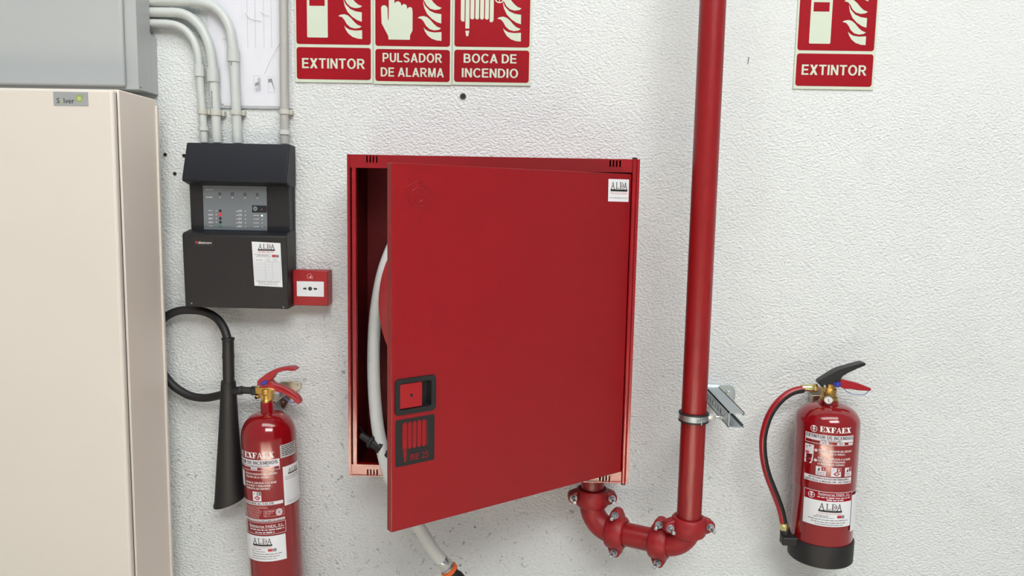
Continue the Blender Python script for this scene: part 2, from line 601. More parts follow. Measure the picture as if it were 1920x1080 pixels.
    def alda(self, part, u0, u1, v, h=.0006):
        """the installer's logo: serif capitals standing on a black bar, v is the foot of the bar"""
        W = u1-u0
        H = W*.72
        P = lambda a, b: (u0+a*W, v+b*H)
        k = 'ink'
        self.rect(part, k, u0, v, u1, v+.11*H, h)
        for cx in (.13, .87):
            self.poly(part, k, [P(cx-.13, .10), P(cx-.07, .10), P(cx-.055, .19), P(cx-.085, .19)], h)
            self.poly(part, k, [P(cx+.07, .10), P(cx+.13, .10), P(cx+.085, .19), P(cx+.055, .19)], h)
            self.poly(part, k, [P(cx-.085, .19), P(cx-.055, .19), P(cx+.01, .50), P(cx-.005, .54)], h)
            self.poly(part, k, [P(cx-.01, .55), P(cx+.018, .55), P(cx+.085, .19), P(cx+.05, .19)], h)
            self.rect(part, k, P(cx-.065, 0)[0], P(0, .27)[1], P(cx+.06, 0)[0], P(0, .30)[1], h)
        self.serif(part, k, 'L', P(.30, 0)[0], P(.49, 0)[0], P(0, .15)[1], .39*H, h=h)
        self.serif(part, k, 'D', P(.53, 0)[0], P(.76, 0)[0], P(0, .15)[1], .39*H, h=h)
        self.serif('logo_red', 'inkred', 'A', P(.585, 0)[0], P(.70, 0)[0], P(0, .27)[1], .15*H, h=h*1.3)

    def done(self, parent, local=False):
        for (part, m, k), bm in self.bms.items():
            o = obj(part, bm, m, parent, smooth=0, local=local)
            if k == 0:
                o['kind'] = 'stuff'


def plane_map(o, U, V):
    o, U, V = Vector(o), Vector(U).normalized(), Vector(V).normalized()
    Nn = U.cross(V)
    return lambda u, v, h: o+U*u+V*v+Nn*h


def wall_map(x, y, z):
    return plane_map((x, y, z), (1, 0, 0), (0, 0, 1))


def cyl_map(r):
    return lambda u, v, h: Vector(((r+h)*math.sin(u/r), -(r+h)*math.cos(u/r), v))


# ================================================================== the setting
wall = obj('wall_back', nbox(-3.2, 3.2, 0, .2, 0, 3.4), 'wall', smooth=0)
wall['kind'] = 'structure'
floor = obj('floor', nbox(-5, 5, -8, 0, -.1, 0), 'floor', smooth=0)
floor['kind'] = 'structure'
ROOT[wall.name] = Matrix.Identity(4)

# drilled holes with their plugs left in the wall
for x, z, r in ((-.191, 1.872, .0075), (-1.0, 1.705, .0045), (-.948, 1.703, .0045), (-.975, 1.654, .0045)):
    p = obj('wall_plug', ring_lathe(bmesh.new(), [(r, -.001), (r*1.25, -.001), (r*1.2, .0018), (r, .0012)], axis((x, 0, z), (0, -1, 0)), 14), 'dirtwhite', wall)
    obj('plug_hole', lathe(bmesh.new(), [(r, 0), (r, .0008)], axis((x, 0, z), (0, -1, 0)), 14), 'ink', p)
# short scrape in the smooth plaster
sc = Print(wall_map(0, 0, 0))
sc.poly('scrape_mark', 'inkgrey', [(.557, 1.967), (.560, 1.967), (.562, 1.985), (.559, 1.985)], .0006)
sc.done(wall)

# ================================================================== safety signs
FLAME = [
    [(428, 205), (445, 222), (470, 235), (510, 241), (565, 238), (565, 302), (530, 300), (490, 287), (458, 262), (438, 232)],
    [(382, 135), (400, 125), (430, 121), (455, 129), (480, 149), (505, 177), (530, 198), (562, 210), (545, 221), (510, 226), (475, 217), (447, 193), (430, 163), (412, 143)],
    [(422, 10), (440, 48), (475, 82), (515, 99), (563, 106), (563, 175), (530, 165), (490, 140), (455, 105), (432, 60)],
]


def flames(P, S):
    for p in FLAME:
        P.poly('pictogram', 'signcream', [S(*q) for q in p], .0008)
    P.poly('pictogram', 'signcream', [S(a+4, b-150) for a, b in FLAME[1]], .0008)
    P.poly('pictogram', 'signcream', [S(a*.6+226, b*.75-146) for a, b in FLAME[2]], .0008)
    P.poly('pictogram', 'signcream', [S(470, -190), (S(500, -215)), S(540, -190), S(558, -150), S(560, -120), S(520, -130), S(490, -160)], .0008)


def sign(x, z, label, kind, lines, tilt=0):
    """one 21 x 30 cm rigid sign, lower left corner at x, z"""
    t = thing('safety_sign', label, 'sign', (x, 0, z), group='red fire safety signs')
    W, H = .2085, .30
    obj('sign_panel', nbox(x, x+W, -.004, 0, z, z+H), 'signcream', t, bevel=.0006)
    P = Print(wall_map(x, -.004, z))
    P.rrect('red_field', 'signred', .005, .099, W-.005, H-.006, .007, .0004)
    P.rrect('red_field', 'signred', .005, .008, W-.005, .091, .007, .0004)
    S = lambda a, b: ((a-45)/2.88e3, .0985+(347-b)/2.88e3)
    flames(P, S)
    if kind == 'extinguisher':
        P.poly('pictogram', 'signcream', [S(143, 290), S(148, 296), S(297, 296), S(302, 290), S(302, -60), S(290, -90), S(155, -90), S(143, -60)], .0008)
        P.rect('pictogram_window', 'signred', *S(162, 62), *S(280, -5), .0012)
        P.poly('pictogram', 'signcream', [S(200, -90), S(245, -90), S(245, -130), S(300, -170), S(290, -185), S(200, -150)], .0008)
    elif kind == 'button':
        hand = [(717, 195), (713, 80), (720, 66), (738, 61), (755, 69), (762, 85), (765, 168), (771, 168), (773, -70), (780, -85), (795, -90), (810, -82), (814, -65), (815, 50), (825, 36), (845, 31),
                (862, 42), (868, 66), (874, 57), (891, 50), (908, 61), (912, 88), (920, 77), (937, 72), (950, 82), (953, 110), (953, 245), (935, 280), (933, 314), (770, 314), (768, 288)]
        P.poly('pictogram', 'signcream', [S(a-609, b-16) for a, b in hand], .0008)
        P.ring('pictogram', 'signcream', *S(793-609, -110), .014, .019, .0008)
    else:
        def bar(x0, x1, y1, tip):
            if tip == 'round':
                q = [(x0, -120)]+[((x0+x1)/2-(x1-x0)/2*math.cos(k*PI/8), y1-12+12*math.sin(k*PI/8)) for k in range(9)]+[(x1, -120)]
            elif tip == 'cutl':
                q = [(x0, -120), (x0, y1-14), (x0+8, y1), (x1, y1), (x1, -120)]
            elif tip == 'cutr':
                q = [(x0, -120), (x0, y1), (x1-8, y1), (x1, y1-14), (x1, -120)]
            else:
                q = [(x0, -120), (x0, y1), (x1, y1), (x1, -120)]
            P.poly('pictogram', 'signcream', [S(a-1222, b-18) for a, b in q], .0008)
        bar(1328, 1357, 178, 'cutl')
        bar(1364, 1394, 230, 'flat')
        for a in (1401, 1438, 1475, 1512):
            bar(a, a+29, 162, 'round')
        bar(1548, 1577, 180, 'cutr')
        P.poly('pictogram', 'signcream', [S(a-1222, b-18) for a, b in [(1364, 246), (1394, 246), (1386, 286), (1371, 286)]], .0008)
        P.rect('pictogram', 'signcream', *S(1570-1222, -12), *S(1600-1222, -24), .0008)
        cu, cv = S(1620-1222, -14)
        P.ring('pictogram', 'signcream', cu, cv, .0098, .0128, .0008)
        P.rect('pictogram', 'signcream', cu-.011, cv-.0012, cu+.011, cv+.0012, .0009)
        P.rect('pictogram', 'signcream', cu-.0012, cv-.011, cu+.0012, cv+.011, .0010)
    for body, u0, u1, v, cap in lines:
        P.sans('lettering', 'signcream', body, u0, u1, v, cap, h=.0008)
    P.done(t)
    if tilt:
        t.rotation_euler = (0, tilt, 0)
    return t


EX = [('EXTINTOR', .0195, .188, .0365, .0262)]
sign(-.6405, 1.9025, 'red EXTINTOR sign leftmost in the row of three, beside the grey conduit', 'extinguisher', EX)
sign(-.4300, 1.9005, 'red PULSADOR DE ALARMA sign with pointing hand, middle of three', 'button', [('PULSADOR', .0245, .183, .0575, .0235), ('DE ALARMA', .0195, .188, .0200, .0235)])
sign(-.2200, 1.9015, 'red BOCA DE INCENDIO sign with hose pictogram, next to the pipe', 'hose', [('BOCA DE', .030, .170, .0575, .0235), ('INCENDIO', .0255, .175, .0200, .0235)])
sign(.679, 1.9045, 'red EXTINTOR sign alone on the right, above the powder extinguisher', 'extinguisher', EX)

# ================================================================== cream cabinet and grey enclosure at the left
cb = thing('metal_cabinet', 'tall cream painted metal cabinet standing at the left edge', 'cabinet', (-1.3, -.17, 0))
obj('body', nbox(-1.62, -.986, -.2545, -.07, 0, 1.843), 'creamside', cb, bevel=.003)
obj('back_flange', nbox(-1.62, -.981, -.078, -.068, .002, 1.826), 'cream', cb, bevel=.001)
obj('door', nbox(-1.62, -.9865, -.281, -.2600, .02, 1.8395), 'cream', cb, bevel=.007, seg=4)
obj('door_seal', nbox(-1.61, -.9905, -.2600, -.2545, .03, 1.835), 'rubber', cb)
npz = nbox(-1.1265, -1.0445, -.2822, -.281, 1.8005, 1.8320)
npl = obj('nameplate', npz, 'plate', cb, label='grey nameplate with dark and green lettering')
P = Print(wall_map(-1.1265, -.2822, 1.8005))
P.text('lettering', 'ink', 'S', .008, .0145, .0055, .0115, 0)
P.text('lettering', 'lime', 'o', .0155, .0225, .0055, .0115, 0)
P.text('lettering', 'ink', 'lver', .0245, .050, .0055, .0115, 0)
P.ring('emblem', 'olive', .0615, .0165, .0045, .0085)
P.disc('emblem', 'lime', .0615, .0165, .0047)
P.disc('emblem', 'olive', .0655, .0265, .0012)
P.disc('emblem', 'olive', .0715, .0222, .0017)
P.done(npl)

en = thing('electrical_enclosure', 'grey sheet-metal electrical box on the wall above the cream cabinet', 'enclosure', (-1.25, -.05, 1.864))
prof = [(-1.012, 1.8635), (-1.012, 2.45), (-1.55, 2.45), (-1.55, 1.8635)]
obj('body', nbox(-1.55, -1.013, -.105, -.0355, 1.8635, 2.45), 'grey', en, bevel=.0004)
obj('back_box', prism(bmesh.new(), [(-1.55, 1.8635), (-1.013, 1.8635), (-1.013, 2.010), (-1.028, 2.028), (-1.05, 2.028), (-1.05, 2.45), (-1.55, 2.45)], -.0355, -.001, XZ), 'grey', en)
obj('door', nbox(-1.52, -1.0425, -.120, -.1062, 1.8685, 2.43), 'grey', en, bevel=.006, seg=4)
obj('screw', cyl((-1.0125, -.096, 1.870), (1, 0, 0), .0016, .001, 10), 'ink', en)

# ================================================================== conduits
CY = -.0228


def conduit(label, pts, r, coup=(), clips=(), marks=None, m='pvc'):
    t = thing('conduit_pipe', label, 'conduit', (pts[-1][0], CY, pts[-1][1]), group='grey plastic conduits entering the alarm panel')
    path = spline([(p[0], CY, p[1]) if len(p) == 2 else p for p in pts], 8)
    obj('tube', tube(bmesh.new(), path, r, 18), m, t, smooth=50)
    for x, z, L in coup:
        obj('coupling', lathe(bmesh.new(), [(r+.0006, 0), (r+.0036, .0008), (r+.0036, L-.0008), (r+.0006, L)], axis((x, CY, z-L/2), (0, 0, 1)), 24), 'pvc', t)
    for x, z in clips:
        c = obj('clip', lathe(bmesh.new(), [(r+.0008, 0), (r+.0028, .0006), (r+.0028, .0124), (r+.0008, .013)], axis((x, CY, z), (0, 0, 1)), 24), 'clip', t)
        obj('clip_foot', nbox(x-.004, x+r+.0075, CY+r*.4, 0, z, z+.013), 'clip', c, bevel=.0012)
    if marks:
        x, z0, n = marks
        P = Print(plane_map((x-.004, CY-r, z0), (0, 0, -1), (1, 0, 0)))
        P.greek('print_marks', 'inkgrey', 0, n, 0, .0034, .0003, 7)
        P.done(t)
    return t


conduit('thin grey conduit bending out of the grey box, lowest of three', [(-1.045, 2.046), (-1.0, 2.046), (-.955, 2.043), (-.926, 2.030), (-.904, 2.003), (-.893, 1.968), (-.8905, 1.93), (-.887, 1.86), (-.883, 1.78), (-.882, 1.738)], .0102,
        coup=[(-.8905, 1.925, .031), (-.8825, 1.774, .012)], clips=[(-.8845, 1.812)])
conduit('thick grey conduit bending out of the grey box, middle of three', [(-1.045, 2.074), (-.98, 2.074), (-.935, 2.072), (-.902, 2.056), (-.877, 2.026), (-.861, 1.985), (-.8555, 1.94), (-.8525, 1.90), (-.849, 1.81), (-.847, 1.738)], .0124,
        coup=[(-.854, 1.914, .036)], clips=[(-.8485, 1.809)], marks=(-.8505, 1.872, .045))
conduit('thick grey conduit crossing the papers, topmost of three bends', [(-1.045, 2.102), (-.96, 2.102), (-.895, 2.101), (-.853, 2.092), (-.825, 2.070), (-.807, 2.035), (-.8005, 1.99), (-.797, 1.95), (-.794, 1.83), (-.792, 1.738)], .0124,
        coup=[(-.7985, 1.966, .034)], clips=[(-.794, 1.811)], marks=(-.7965, 1.947, .012))
conduit('straight vertical grey conduit next to the leftmost EXTINTOR sign', [(-.6615, 2.5), (-.6625, 2.1), (-.664, 1.9), (-.665, 1.738)], .0112,
        coup=[(-.665, 1.768, .013)], clips=[(-.6645, 1.815)], m='pvcdark')

# ================================================================== papers in a plastic sleeve
dp = thing('document_sleeve', 'clear plastic sleeve of printed papers hanging behind the conduits', 'papers', (-.76, 0, 1.833))
obj('paper_sheet', nbox(-.872, -.6795, -.0022, -.0016, 1.852, 2.30), 'paper', dp)
obj('paper_sheet', nbox(-.835, -.667, -.0032, -.0026, 1.838, 2.062), 'paper', dp)
obj('paper_sheet', nbox(-.842, -.782, -.0042, -.0036, 1.8425, 2.28), 'paper', dp)
P = Print(wall_map(0, -.0032, 0))
for z in (2.030, 1.967, 1.904):
    P.frame('print_lines', 'papergrey', -.679, z-.055, -.668, z, .0010, .0003)
P.rect('print_lines', 'papergrey', -.742, 1.878, -.733, 1.912, .0003)
P.frame('print_pictures', 'papergrey', -.7525, 1.874, -.7365, 1.918, .0008, .0003)
P.poly('print_pictures', 'inkdark', [(-.749, 1.898), (-.7375, 1.902), (-.7375, 1.894), (-.749, 1.889)], .0006)
P.disc('print_pictures', 'papergrey', -.743, 1.882, .006, .0006)
P.frame('print_pictures', 'papergrey', -.7135, 1.874, -.695, 1.916, .0008, .0003)
P.poly('print_pictures', 'inkdark', [(-.7135, 1.909), (-.703, 1.911), (-.697, 1.880), (-.6955, 1.876), (-.7045, 1.901), (-.7135, 1.900)], .0006)
for x, z0, z1 in ((-.767, 1.99, 2.3), (-.746, 1.99, 2.3), (-.723, 1.99, 2.3), (-.703, 1.99, 2.3)):
    P.rect('print_lines', 'papergrey', x, z0, x+.0010, z1, .0004)
P.done(dp)
obj('sleeve_film', nbox(-.874, -.647, -.0064, -.0060, 1.8325, 2.32), 'film', dp)
obj('sleeve_hem', nbox(-.842, -.650, -.0062, -.0012, 1.8315, 1.8330), 'papergrey', dp)
for q in ([(-.833, -.0066, 2.012), (-.826, -.0069, 2.013), (-.815, -.0069, 2.0125), (-.806, -.0066, 2.011)], [(-.771, -.0066, 2.084), (-.758, -.0069, 2.066), (-.742, -.0069, 2.062), (-.728, -.0066, 2.060)],
          [(-.73, -.0066, 2.086), (-.72, -.0069, 2.078), (-.706, -.0066, 2.074)], [(-.668, -.0066, 2.02), (-.7, -.0068, 1.97), (-.722, -.0066, 1.925)]):
    obj('crease_glint', tube(bmesh.new(), spline(q, 5), .0010, 6), 'white', dp)  # white ridges paint in the glints along the film's creases

# ================================================================== fire alarm panel
pn = thing('fire_alarm_panel', 'dark grey fire alarm control panel with indicator lights under the conduits', 'alarm panel', (-.778, 0, 1.302))
PX0, PX1 = -.9165, -.6405
prof = [(-.014, 1.733), (-.038, 1.7355), (-.097, 1.641), (-.097, 1.634), (-.058, 1.624), (-.054, 1.5055), (-.090, 1.500), (-.0965, 1.494), (-.088, 1.3015), (-.014, 1.3035)]
obj('back_tray', nbox(-.912, -.6445, -.02, -.001, 1.306, 1.7325), 'dark', pn, bevel=.002)
hd = [(-.014, 1.733), (-.062, 1.7345), (-.097, 1.641), (-.096, 1.633), (-.058, 1.624), (-.014, 1.624)]
obj('hood', prism(bmesh.new(), hd, -.9125, -.6385, YZ), 'hood', pn, bevel=.003)
obj('recess', prism(bmesh.new(), [(-.014, 1.626), (-.056, 1.626), (-.053, 1.504), (-.014, 1.504)], -.911, -.6455, YZ), 'dark', pn, bevel=.001)
lowp = [(-.014, 1.5055), (-.056, 1.5058), (-.089, 1.4995), (-.0965, 1.4935), (-.089, 1.3015), (-.014, 1.3035)]
cov = obj('lower_cover', prism(bmesh.new(), lowp, PX0, PX1, YZ), 'cover', pn, bevel=.0022)
obj('lower_ledge', prism(bmesh.new(), [(-.056, 1.5062), (-.0885, 1.5000), (-.0885, 1.4994), (-.056, 1.5055)], PX0+.003, PX1-.003, YZ), 'hood', pn)
fp = obj('faceplate', nbox(-.8745, -.704, -.0575, -.0535, 1.5065, 1.6235), 'face', pn, bevel=.0004)
P = Print(wall_map(0, -.0575, 0))
fx = lambda x: -.8745+(x-75)*.0001843
fz = lambda x, y: 1.6225-(y-90-(x-75)*.012)*.000183
for x, y in ((320, 205), (503, 207), (686, 210), (866, 212)):
    P.disc('zone_button', 'ink', fx(x), fz(x, y), .0040)
    P.rect('print_marks', 'inkblue', fx(x)-.0008, fz(x, y)-.001, fx(x)+.0008, fz(x, y)+.001, .0006)
    P.rect('print_marks', 'inkblue', fx(x)-.0013, fz(x, y+52)-.001, fx(x)+.0013, fz(x, y+52)+.001)
    P.rect('print_marks', 'inkgrey', fx(x)-.0013, fz(x, y-55)-.001, fx(x)+.0013, fz(x, y-55)+.001)
P.greek('print_marks', 'inkblue', fx(120), fx(220), fz(170, 148), .0012, seed=2)
P.greek('print_marks', 'inkblue', fx(120), fx(215), fz(170, 252), .0012, seed=3)
P.greek('print_marks', 'inkblue', fx(118), fx(218), fz(170, 264), .0012, seed=4)
for i, y in enumerate((450, 505, 560, 615, 672)):
    P.disc('control_button', ('dark', 'ledred', 'dark', 'dark', 'green')[i], fx(320), fz(320, y), .0039 if i != 1 else .0048)
    if i < 4:
        P.disc('print_marks', 'inkblue', fx(262), fz(262, y), .0012)
    P.greek('print_marks', 'inkblue', fx(150), fx(213), fz(180, y), .0013, seed=i)
    if i in (1, 2, 3):
        P.greek('print_marks', 'inkblue', fx(145), fx(213), fz(180, y+12), .0013, seed=i+9)
for i, y in enumerate((455, 512, 567, 622, 678)):
    P.disc('print_marks', 'inkblue', fx(686), fz(686, y), .0012)
    P.greek('print_marks', 'inkblue', fx(580), fx(638), fz(600, y-10), .0013, seed=i+20)
    P.greek('print_marks', 'inkblue', fx(545), fx(638), fz(600, y+6), .0013, seed=i+30)
for i, y in enumerate((515, 570, 625, 680)):
    P.disc('indicator_light', 'led' if i == 0 else 'inkblue', fx(928), fz(928, y), .0021 if i == 0 else .0011)
    P.greek('print_marks', 'inkblue', fx(805), fx(880), fz(840, y), .0015, seed=i+40)
P.rect('key_plate', 'dark', fx(786), fz(786, 470), fx(1000), fz(786, 368), .0004)
P.disc('print_marks', 'inkgrey', fx(928), fz(928, 425), .0016, .0007)
P.done(fp)
kl = obj('key_lock', lathe(bmesh.new(), [(.0068, 0), (.0068, .003), (.006, .004)], axis((fx(838), -.0575, fz(838, 415)), (0, -1, 0)), 20), 'chrome', pn)
obj('keyhole', nbox(fx(838)-.0025, fx(838)+.0025, -.0620, -.0610, fz(838, 415)-.0007, fz(838, 415)+.0007), 'ink', kl)
# lower cover: front slopes slightly; map onto that slope
cvU, cvV = Vector((1, 0, 0)), Vector((0, .0965-.089, 1.3015-1.4935)).normalized()*-1
cmap = plane_map((PX0, -.089, 1.3015), cvU, cvV)
P = Print(cmap)
cx = lambda x: (x-52)*.000444
cz = lambda y: (1022-y)*.000432
P.rect('brand_plate', 'ink', cx(121), cz(645), cx(240), cz(592), .0006)
P.rect('brand_lettering', 'inkred', cx(132), cz(628), cx(144), cz(614), .0010)
P.text('brand_lettering', 'white', 'detnov', cx(148), cx(229), cz(630), .0072, .0, .0010)
P.done(cov)
st = obj('sticker', prism(bmesh.new(), [(cx(467), cz(610)), (cx(637), cz(616)), (cx(643), cz(886)), (cx(475), cz(880))], 0, .0006, cmap), 'sticker', pn, smooth=0, label='white inspection sticker with a table')
P = Print(cmap)
P.alda('logo', cx(503), cx(604), cz(664), .0010)
P.greek('faded_print', 'inkpink', cx(503), cx(604), cz(675), .0032, .001, 3)
P.greek('fine_print', 'inkgrey', cx(480), cx(580), cz(689), .0012, .001, 5)
P.greek('fine_print', 'inkgrey', cx(500), cx(565), cz(695), .0012, .001, 6)
P.greek('fine_print', 'inkgrey', cx(490), cx(580), cz(702), .0012, .001, 7)
P.rect('red_stamp', 'inkred', cx(586), cz(702), cx(608), cz(688), .001)
P.rect('red_stamp', 'inkgrey', cx(609), cz(704), cx(627), cz(688), .001)
for u0, u1, v in ((490, 530, 722), (552, 574, 716), (550, 578, 728), (595, 616, 716), (590, 625, 728)):
    P.greek('fine_print', 'inkgrey', cx(u0), cx(u1), cz(v), .0014, .001, u0)
for k in range(11):
    y = 735+k*10.3
    P.rect('table_lines', 'papergrey', cx(480+k*.3), cz(y+1), cx(633+k*.3), cz(y-.6), .001)
for x in (478, 543, 586, 634):
    P.rect('table_lines', 'papergrey', cx(x), cz(842), cx(x+1.4), cz(708), .001)
for v, a, b in ((852, 485, 632), (860, 500, 545), (860, 555, 620), (871, 500, 615)):
    P.greek('fine_print', 'inkgrey', cx(a), cx(b), cz(v), .0015, .001, a+v)
P.done(st)
for x in (92, 645):
    z = cz(998 if x < 200 else 1010)
    q = cmap(cx(x), z, -.001)
    s = obj('screw_well', lathe(bmesh.new(), [(.0042, 0), (.0042, .0014)], axis(q, (0, -1, 0)), 16), 'ink', pn)
    obj('screw', lathe(bmesh.new(), [(.0026, 0), (.0024, .0022)], axis(q, (0, -1, 0)), 10), 'chrome', s)
for k in range(13):
    z = 1.365+k*.006
    obj('vent_slot', nbox(-.6405, -.6399, -.05, -.035, z, z+.0022), 'ink', pn)

# ================================================================== manual call point
cp = thing('call_point', 'red manual fire alarm call point with white push plate', 'call point', (-.592, 0, 1.306))
obj('back_box', nbox(-.6395, -.5455, -.028, -.001, 1.3075, 1.4015), 'redplastic', cp, bevel=.002)
obj('front_frame', nbox(-.6405, -.5445, -.050, -.0285, 1.3065, 1.4025), 'redplastic', cp, bevel=.003, seg=3)
obj('push_plate', nbox(-.629, -.5555, -.0515, -.0495, 1.3315, 1.3725), 'sticker', cp, bevel=.0008)
P = Print(wall_map(0, -.0515, 0))
uc, vc = -.5925, 1.353
P.disc('arrow_marks', 'ink', uc, vc, .0053)
for s in (-1, 1):
    P.poly('arrow_marks', 'ink', [(uc+s*.0088, vc), (uc+s*.0138, vc+.0045), (uc+s*.0138, vc+.002), (uc+s*.019, vc+.002), (uc+s*.019, vc-.002), (uc+s*.0138, vc-.002), (uc+s*.0138, vc-.0045)][::s])
P.ring('arrow_marks', 'inkgrey', uc, vc, .0014, .0021, .0006)
P.done(cp)
P = Print(wall_map(0, -.050, 0))
uh, vh = -.593, 1.3865
P.line('house_symbol', 'inkpink', [(uh-.0085, vh), (uh-.0035, vh+.0065), (uh+.0045, vh+.0065)], .0010)
P.line('house_symbol', 'inkpink', [(uh-.0065, vh+.001), (uh-.0065, vh-.0065), (uh-.003, vh-.0065)], .0010)
P.line('house_symbol', 'inkpink', [(uh+.0075, vh+.002), (uh+.0075, vh-.0065), (uh+.004, vh-.0065)], .0010)
P.poly('house_symbol', 'inkpink', [(uh-.002, vh-.005), (uh+.002, vh-.006), (uh+.005, vh-.003), (uh+.004, vh+.001), (uh+.0055, vh+.004), (uh+.002, vh+.002), (uh+.0015, vh-.001), (uh-.002, vh-.001)])
P.disc('side_screw', 'ink', -.6362, 1.3535, .0012)
P.disc('side_screw', 'ink', -.5492, 1.3535, .0012)
P.done(cp)

# ================================================================== hose cabinet
hc = thing('fire_hose_cabinet', 'red steel fire hose cabinet on the wall with its door ajar', 'hose cabinet', (-.1, 0, .8925))
X0, X1, Z0, Z1, YF = -.454, .258, .8925, 1.7035, -.206
bm = bmesh.new()
box(bm, X0, X1, -.006, -.001, Z0, Z1)
box(bm, X0, X0+.0065, YF, -.006, Z0, Z1)
box(bm, X1-.0065, X1, YF, -.006, Z0, Z1)
box(bm, X0+.0065, X1-.0065, YF+.004, -.006, Z1-.0025, Z1)
box(bm, X0+.0065, X1-.0065, YF, -.006, Z0, Z0+.0025)
obj('body', bm, 'red', hc, smooth=0)
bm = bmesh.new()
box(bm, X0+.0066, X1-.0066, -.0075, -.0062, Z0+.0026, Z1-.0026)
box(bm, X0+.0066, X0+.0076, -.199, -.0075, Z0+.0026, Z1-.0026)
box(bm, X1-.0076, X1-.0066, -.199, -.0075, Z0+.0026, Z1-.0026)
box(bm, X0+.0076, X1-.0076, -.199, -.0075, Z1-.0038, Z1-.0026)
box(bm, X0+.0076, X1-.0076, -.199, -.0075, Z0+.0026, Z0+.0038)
obj('shade_lining', bm, 'redshade', hc, smooth=0)  # added sheets in darker red that paint the interior shade


def rail(name, z0, z1, slot0, slot1, through):
    bm = bmesh.new()
    xs = X0+.0065
    y0, y1 = YF+.003, YF+.0055
    for s0 in (-.4075, .1845):
        for k in range(4):
            a = s0+k*.0080
            box(bm, xs, a, y0, y1, z0, z1)
            if through == 'up':
                box(bm, a, a+.0038, y0, y1, z0, slot0)
            else:
                box(bm, a, a+.0038, y0, y1, slot1, z1)
            xs = a+.0038
    box(bm, xs, X1-.0065, y0, y1, z0, z1)
    return obj(name, bm, 'red', hc, smooth=0)


rail('top_rail', 1.6715, Z1-.0025, 1.6845, Z1, 'up')
rail('bottom_rail', Z0+.0025, .922, Z0, .910, 'down')
bm = bmesh.new()
box(bm, X0+.011, X0+.0205, -.2030, -.2005, .922, 1.6715)
box(bm, X0+.018, X0+.0205, -.2005, -.185, .922, 1.6715)
obj('closing_post', bm, 'red', hc, smooth=0)
obj('rail_return', nbox(X0+.0065, .24, YF+.0055, -.185, .9195, .922), 'red', hc, smooth=0)
obj('rail_return', nbox(X0+.0065, .24, YF+.0055, -.185, 1.6715, 1.674), 'red', hc, smooth=0)
hp = obj('hinge_post', cyl((.2455, -.2035, Z0-.001), (0, 0, 1), .0058, Z1-Z0+.002, 20), 'red', hc)
for z in (Z0-.004, Z1):
    obj('hinge_cap', cyl((.2455, -.2035, z), (0, 0, 1), .0062, .004, 18, .001), 'ink', hp)

# door, swung out about the hinge post
TH, DW = .6572, .646
dh = Vector((.2386, -.2059, 0))
dd = Vector((math.cos(TH), math.sin(TH), 0))        # towards the hinge
dn = Vector((math.sin(TH), -math.cos(TH), 0))       # outwards
dmap = lambda u, z, h: dh+dd*(u-DW)+dn*h+Vector((0, 0, z))
bm = bmesh.new()
prism(bm, [(0, .922), (DW, .922), (DW, 1.6675), (0, 1.6675)], -.019, 0, dmap)
door = obj('door', bm, 'reddoor', hc, smooth=0)
cut = bmesh.new()
prism(cut, [(.016, 1.1735), (.0925, 1.1735), (.0925, 1.2315), (.016, 1.2315)], -.016, .01, dmap)
co = obj('cutter', cut, 'reddoor', hc, smooth=0)
bo = door.modifiers.new('cut', 'BOOLEAN')
bo.operation, bo.object, bo.solver = 'DIFFERENCE', co, 'EXACT'
bpy.context.view_layer.update()
nm = bpy.data.meshes.new_from_object(door.evaluated_get(bpy.context.evaluated_depsgraph_get()))
door.modifiers.clear()
door.data = nm
bpy.data.objects.remove(co)
bv = door.modifiers.new('bevel', 'BEVEL')
bv.width, bv.segments, bv.limit_method, bv.angle_limit = .0014, 2, 'ANGLE', math.radians(40)
# grip: black surround, recessed cup, red latch plate
bm = bmesh.new()
o_ = (.0068, .1023, 1.1645, 1.2395)
i_ = (.0175, .0905, 1.1755, 1.2295)


def rr(u0, u1, z0, z1, r, n=5):
    p = []
    for cu, cv, a in ((u1-r, z1-r, 0), (u0+r, z1-r, 90), (u0+r, z0+r, 180), (u1-r, z0+r, 270)):
        for k in range(n+1):
            q = math.radians(a+k*90/n)
            p.append((cu+r*math.cos(q), cv+r*math.sin(q)))
    return p


A, B = rr(*o_, .009), rr(*i_, .004)
n = len(A)
rows = [[bm.verts.new(dmap(u, z, h)) for u, z in L] for L, h in ((A, 0), ([((u-.0545)*.985+.0545, (z-1.202)*.985+1.202) for u, z in A], .003), (B, .003), (B, -.0150))]
for a, b in zip(rows, rows[1:]):
    for k in range(n):
        bm.faces.new((a[k], a[(k+1) % n], b[(k+1) % n], b[k]))
bm.faces.new(rows[-1])
gs = obj('grip_surround', bm, 'black', hc, smooth=40)
lt = obj('latch_plate', prism(bmesh.new(), rr(.0190, .0700, 1.1770, 1.2285, .003), -.0145, .0015, dmap), 'redplastic', hc, bevel=.0012)
P = Print(dmap)
P.disc('latch_hole', 'ink', .0447, 1.2030, .0033, .0018, rv=.0037)
P.done(lt)
P = Print(dmap)
P.rrect('label_ground', 'ink', .0090, 1.0575, .1000, 1.1555, .004, .0004)
for k in range(5):
    u = .0305+k*.0110
    zb = 1.0965 if k else 1.0880
    pts = []
    for cv, a in ((1.1430, 0), (zb, 180)):
        for j in range(9):
            q = math.radians(a+j*22.5)
            pts.append((u+.0046*math.cos(q), cv+.0046*math.sin(q)*1.2))
    P.poly('label_print', 'reddoor', pts, .0008)
for s, u in ((-1, .0243), (1, .0808)):
    P.poly('label_print', 'reddoor', [(u, 1.145), (u+.0012, 1.147), (u+.0018, 1.095), (u, 1.091)][::1], .0008)
P.poly('label_print', 'reddoor', [(.0262, 1.0885), (.0350, 1.0885), (.0325, 1.0650), (.0290, 1.0650)], .0008)
for k in range(3):
    P.rect('label_print', 'ink', .0255, 1.0870+k*.0030, .0360, 1.0878+k*.0030, .0011)
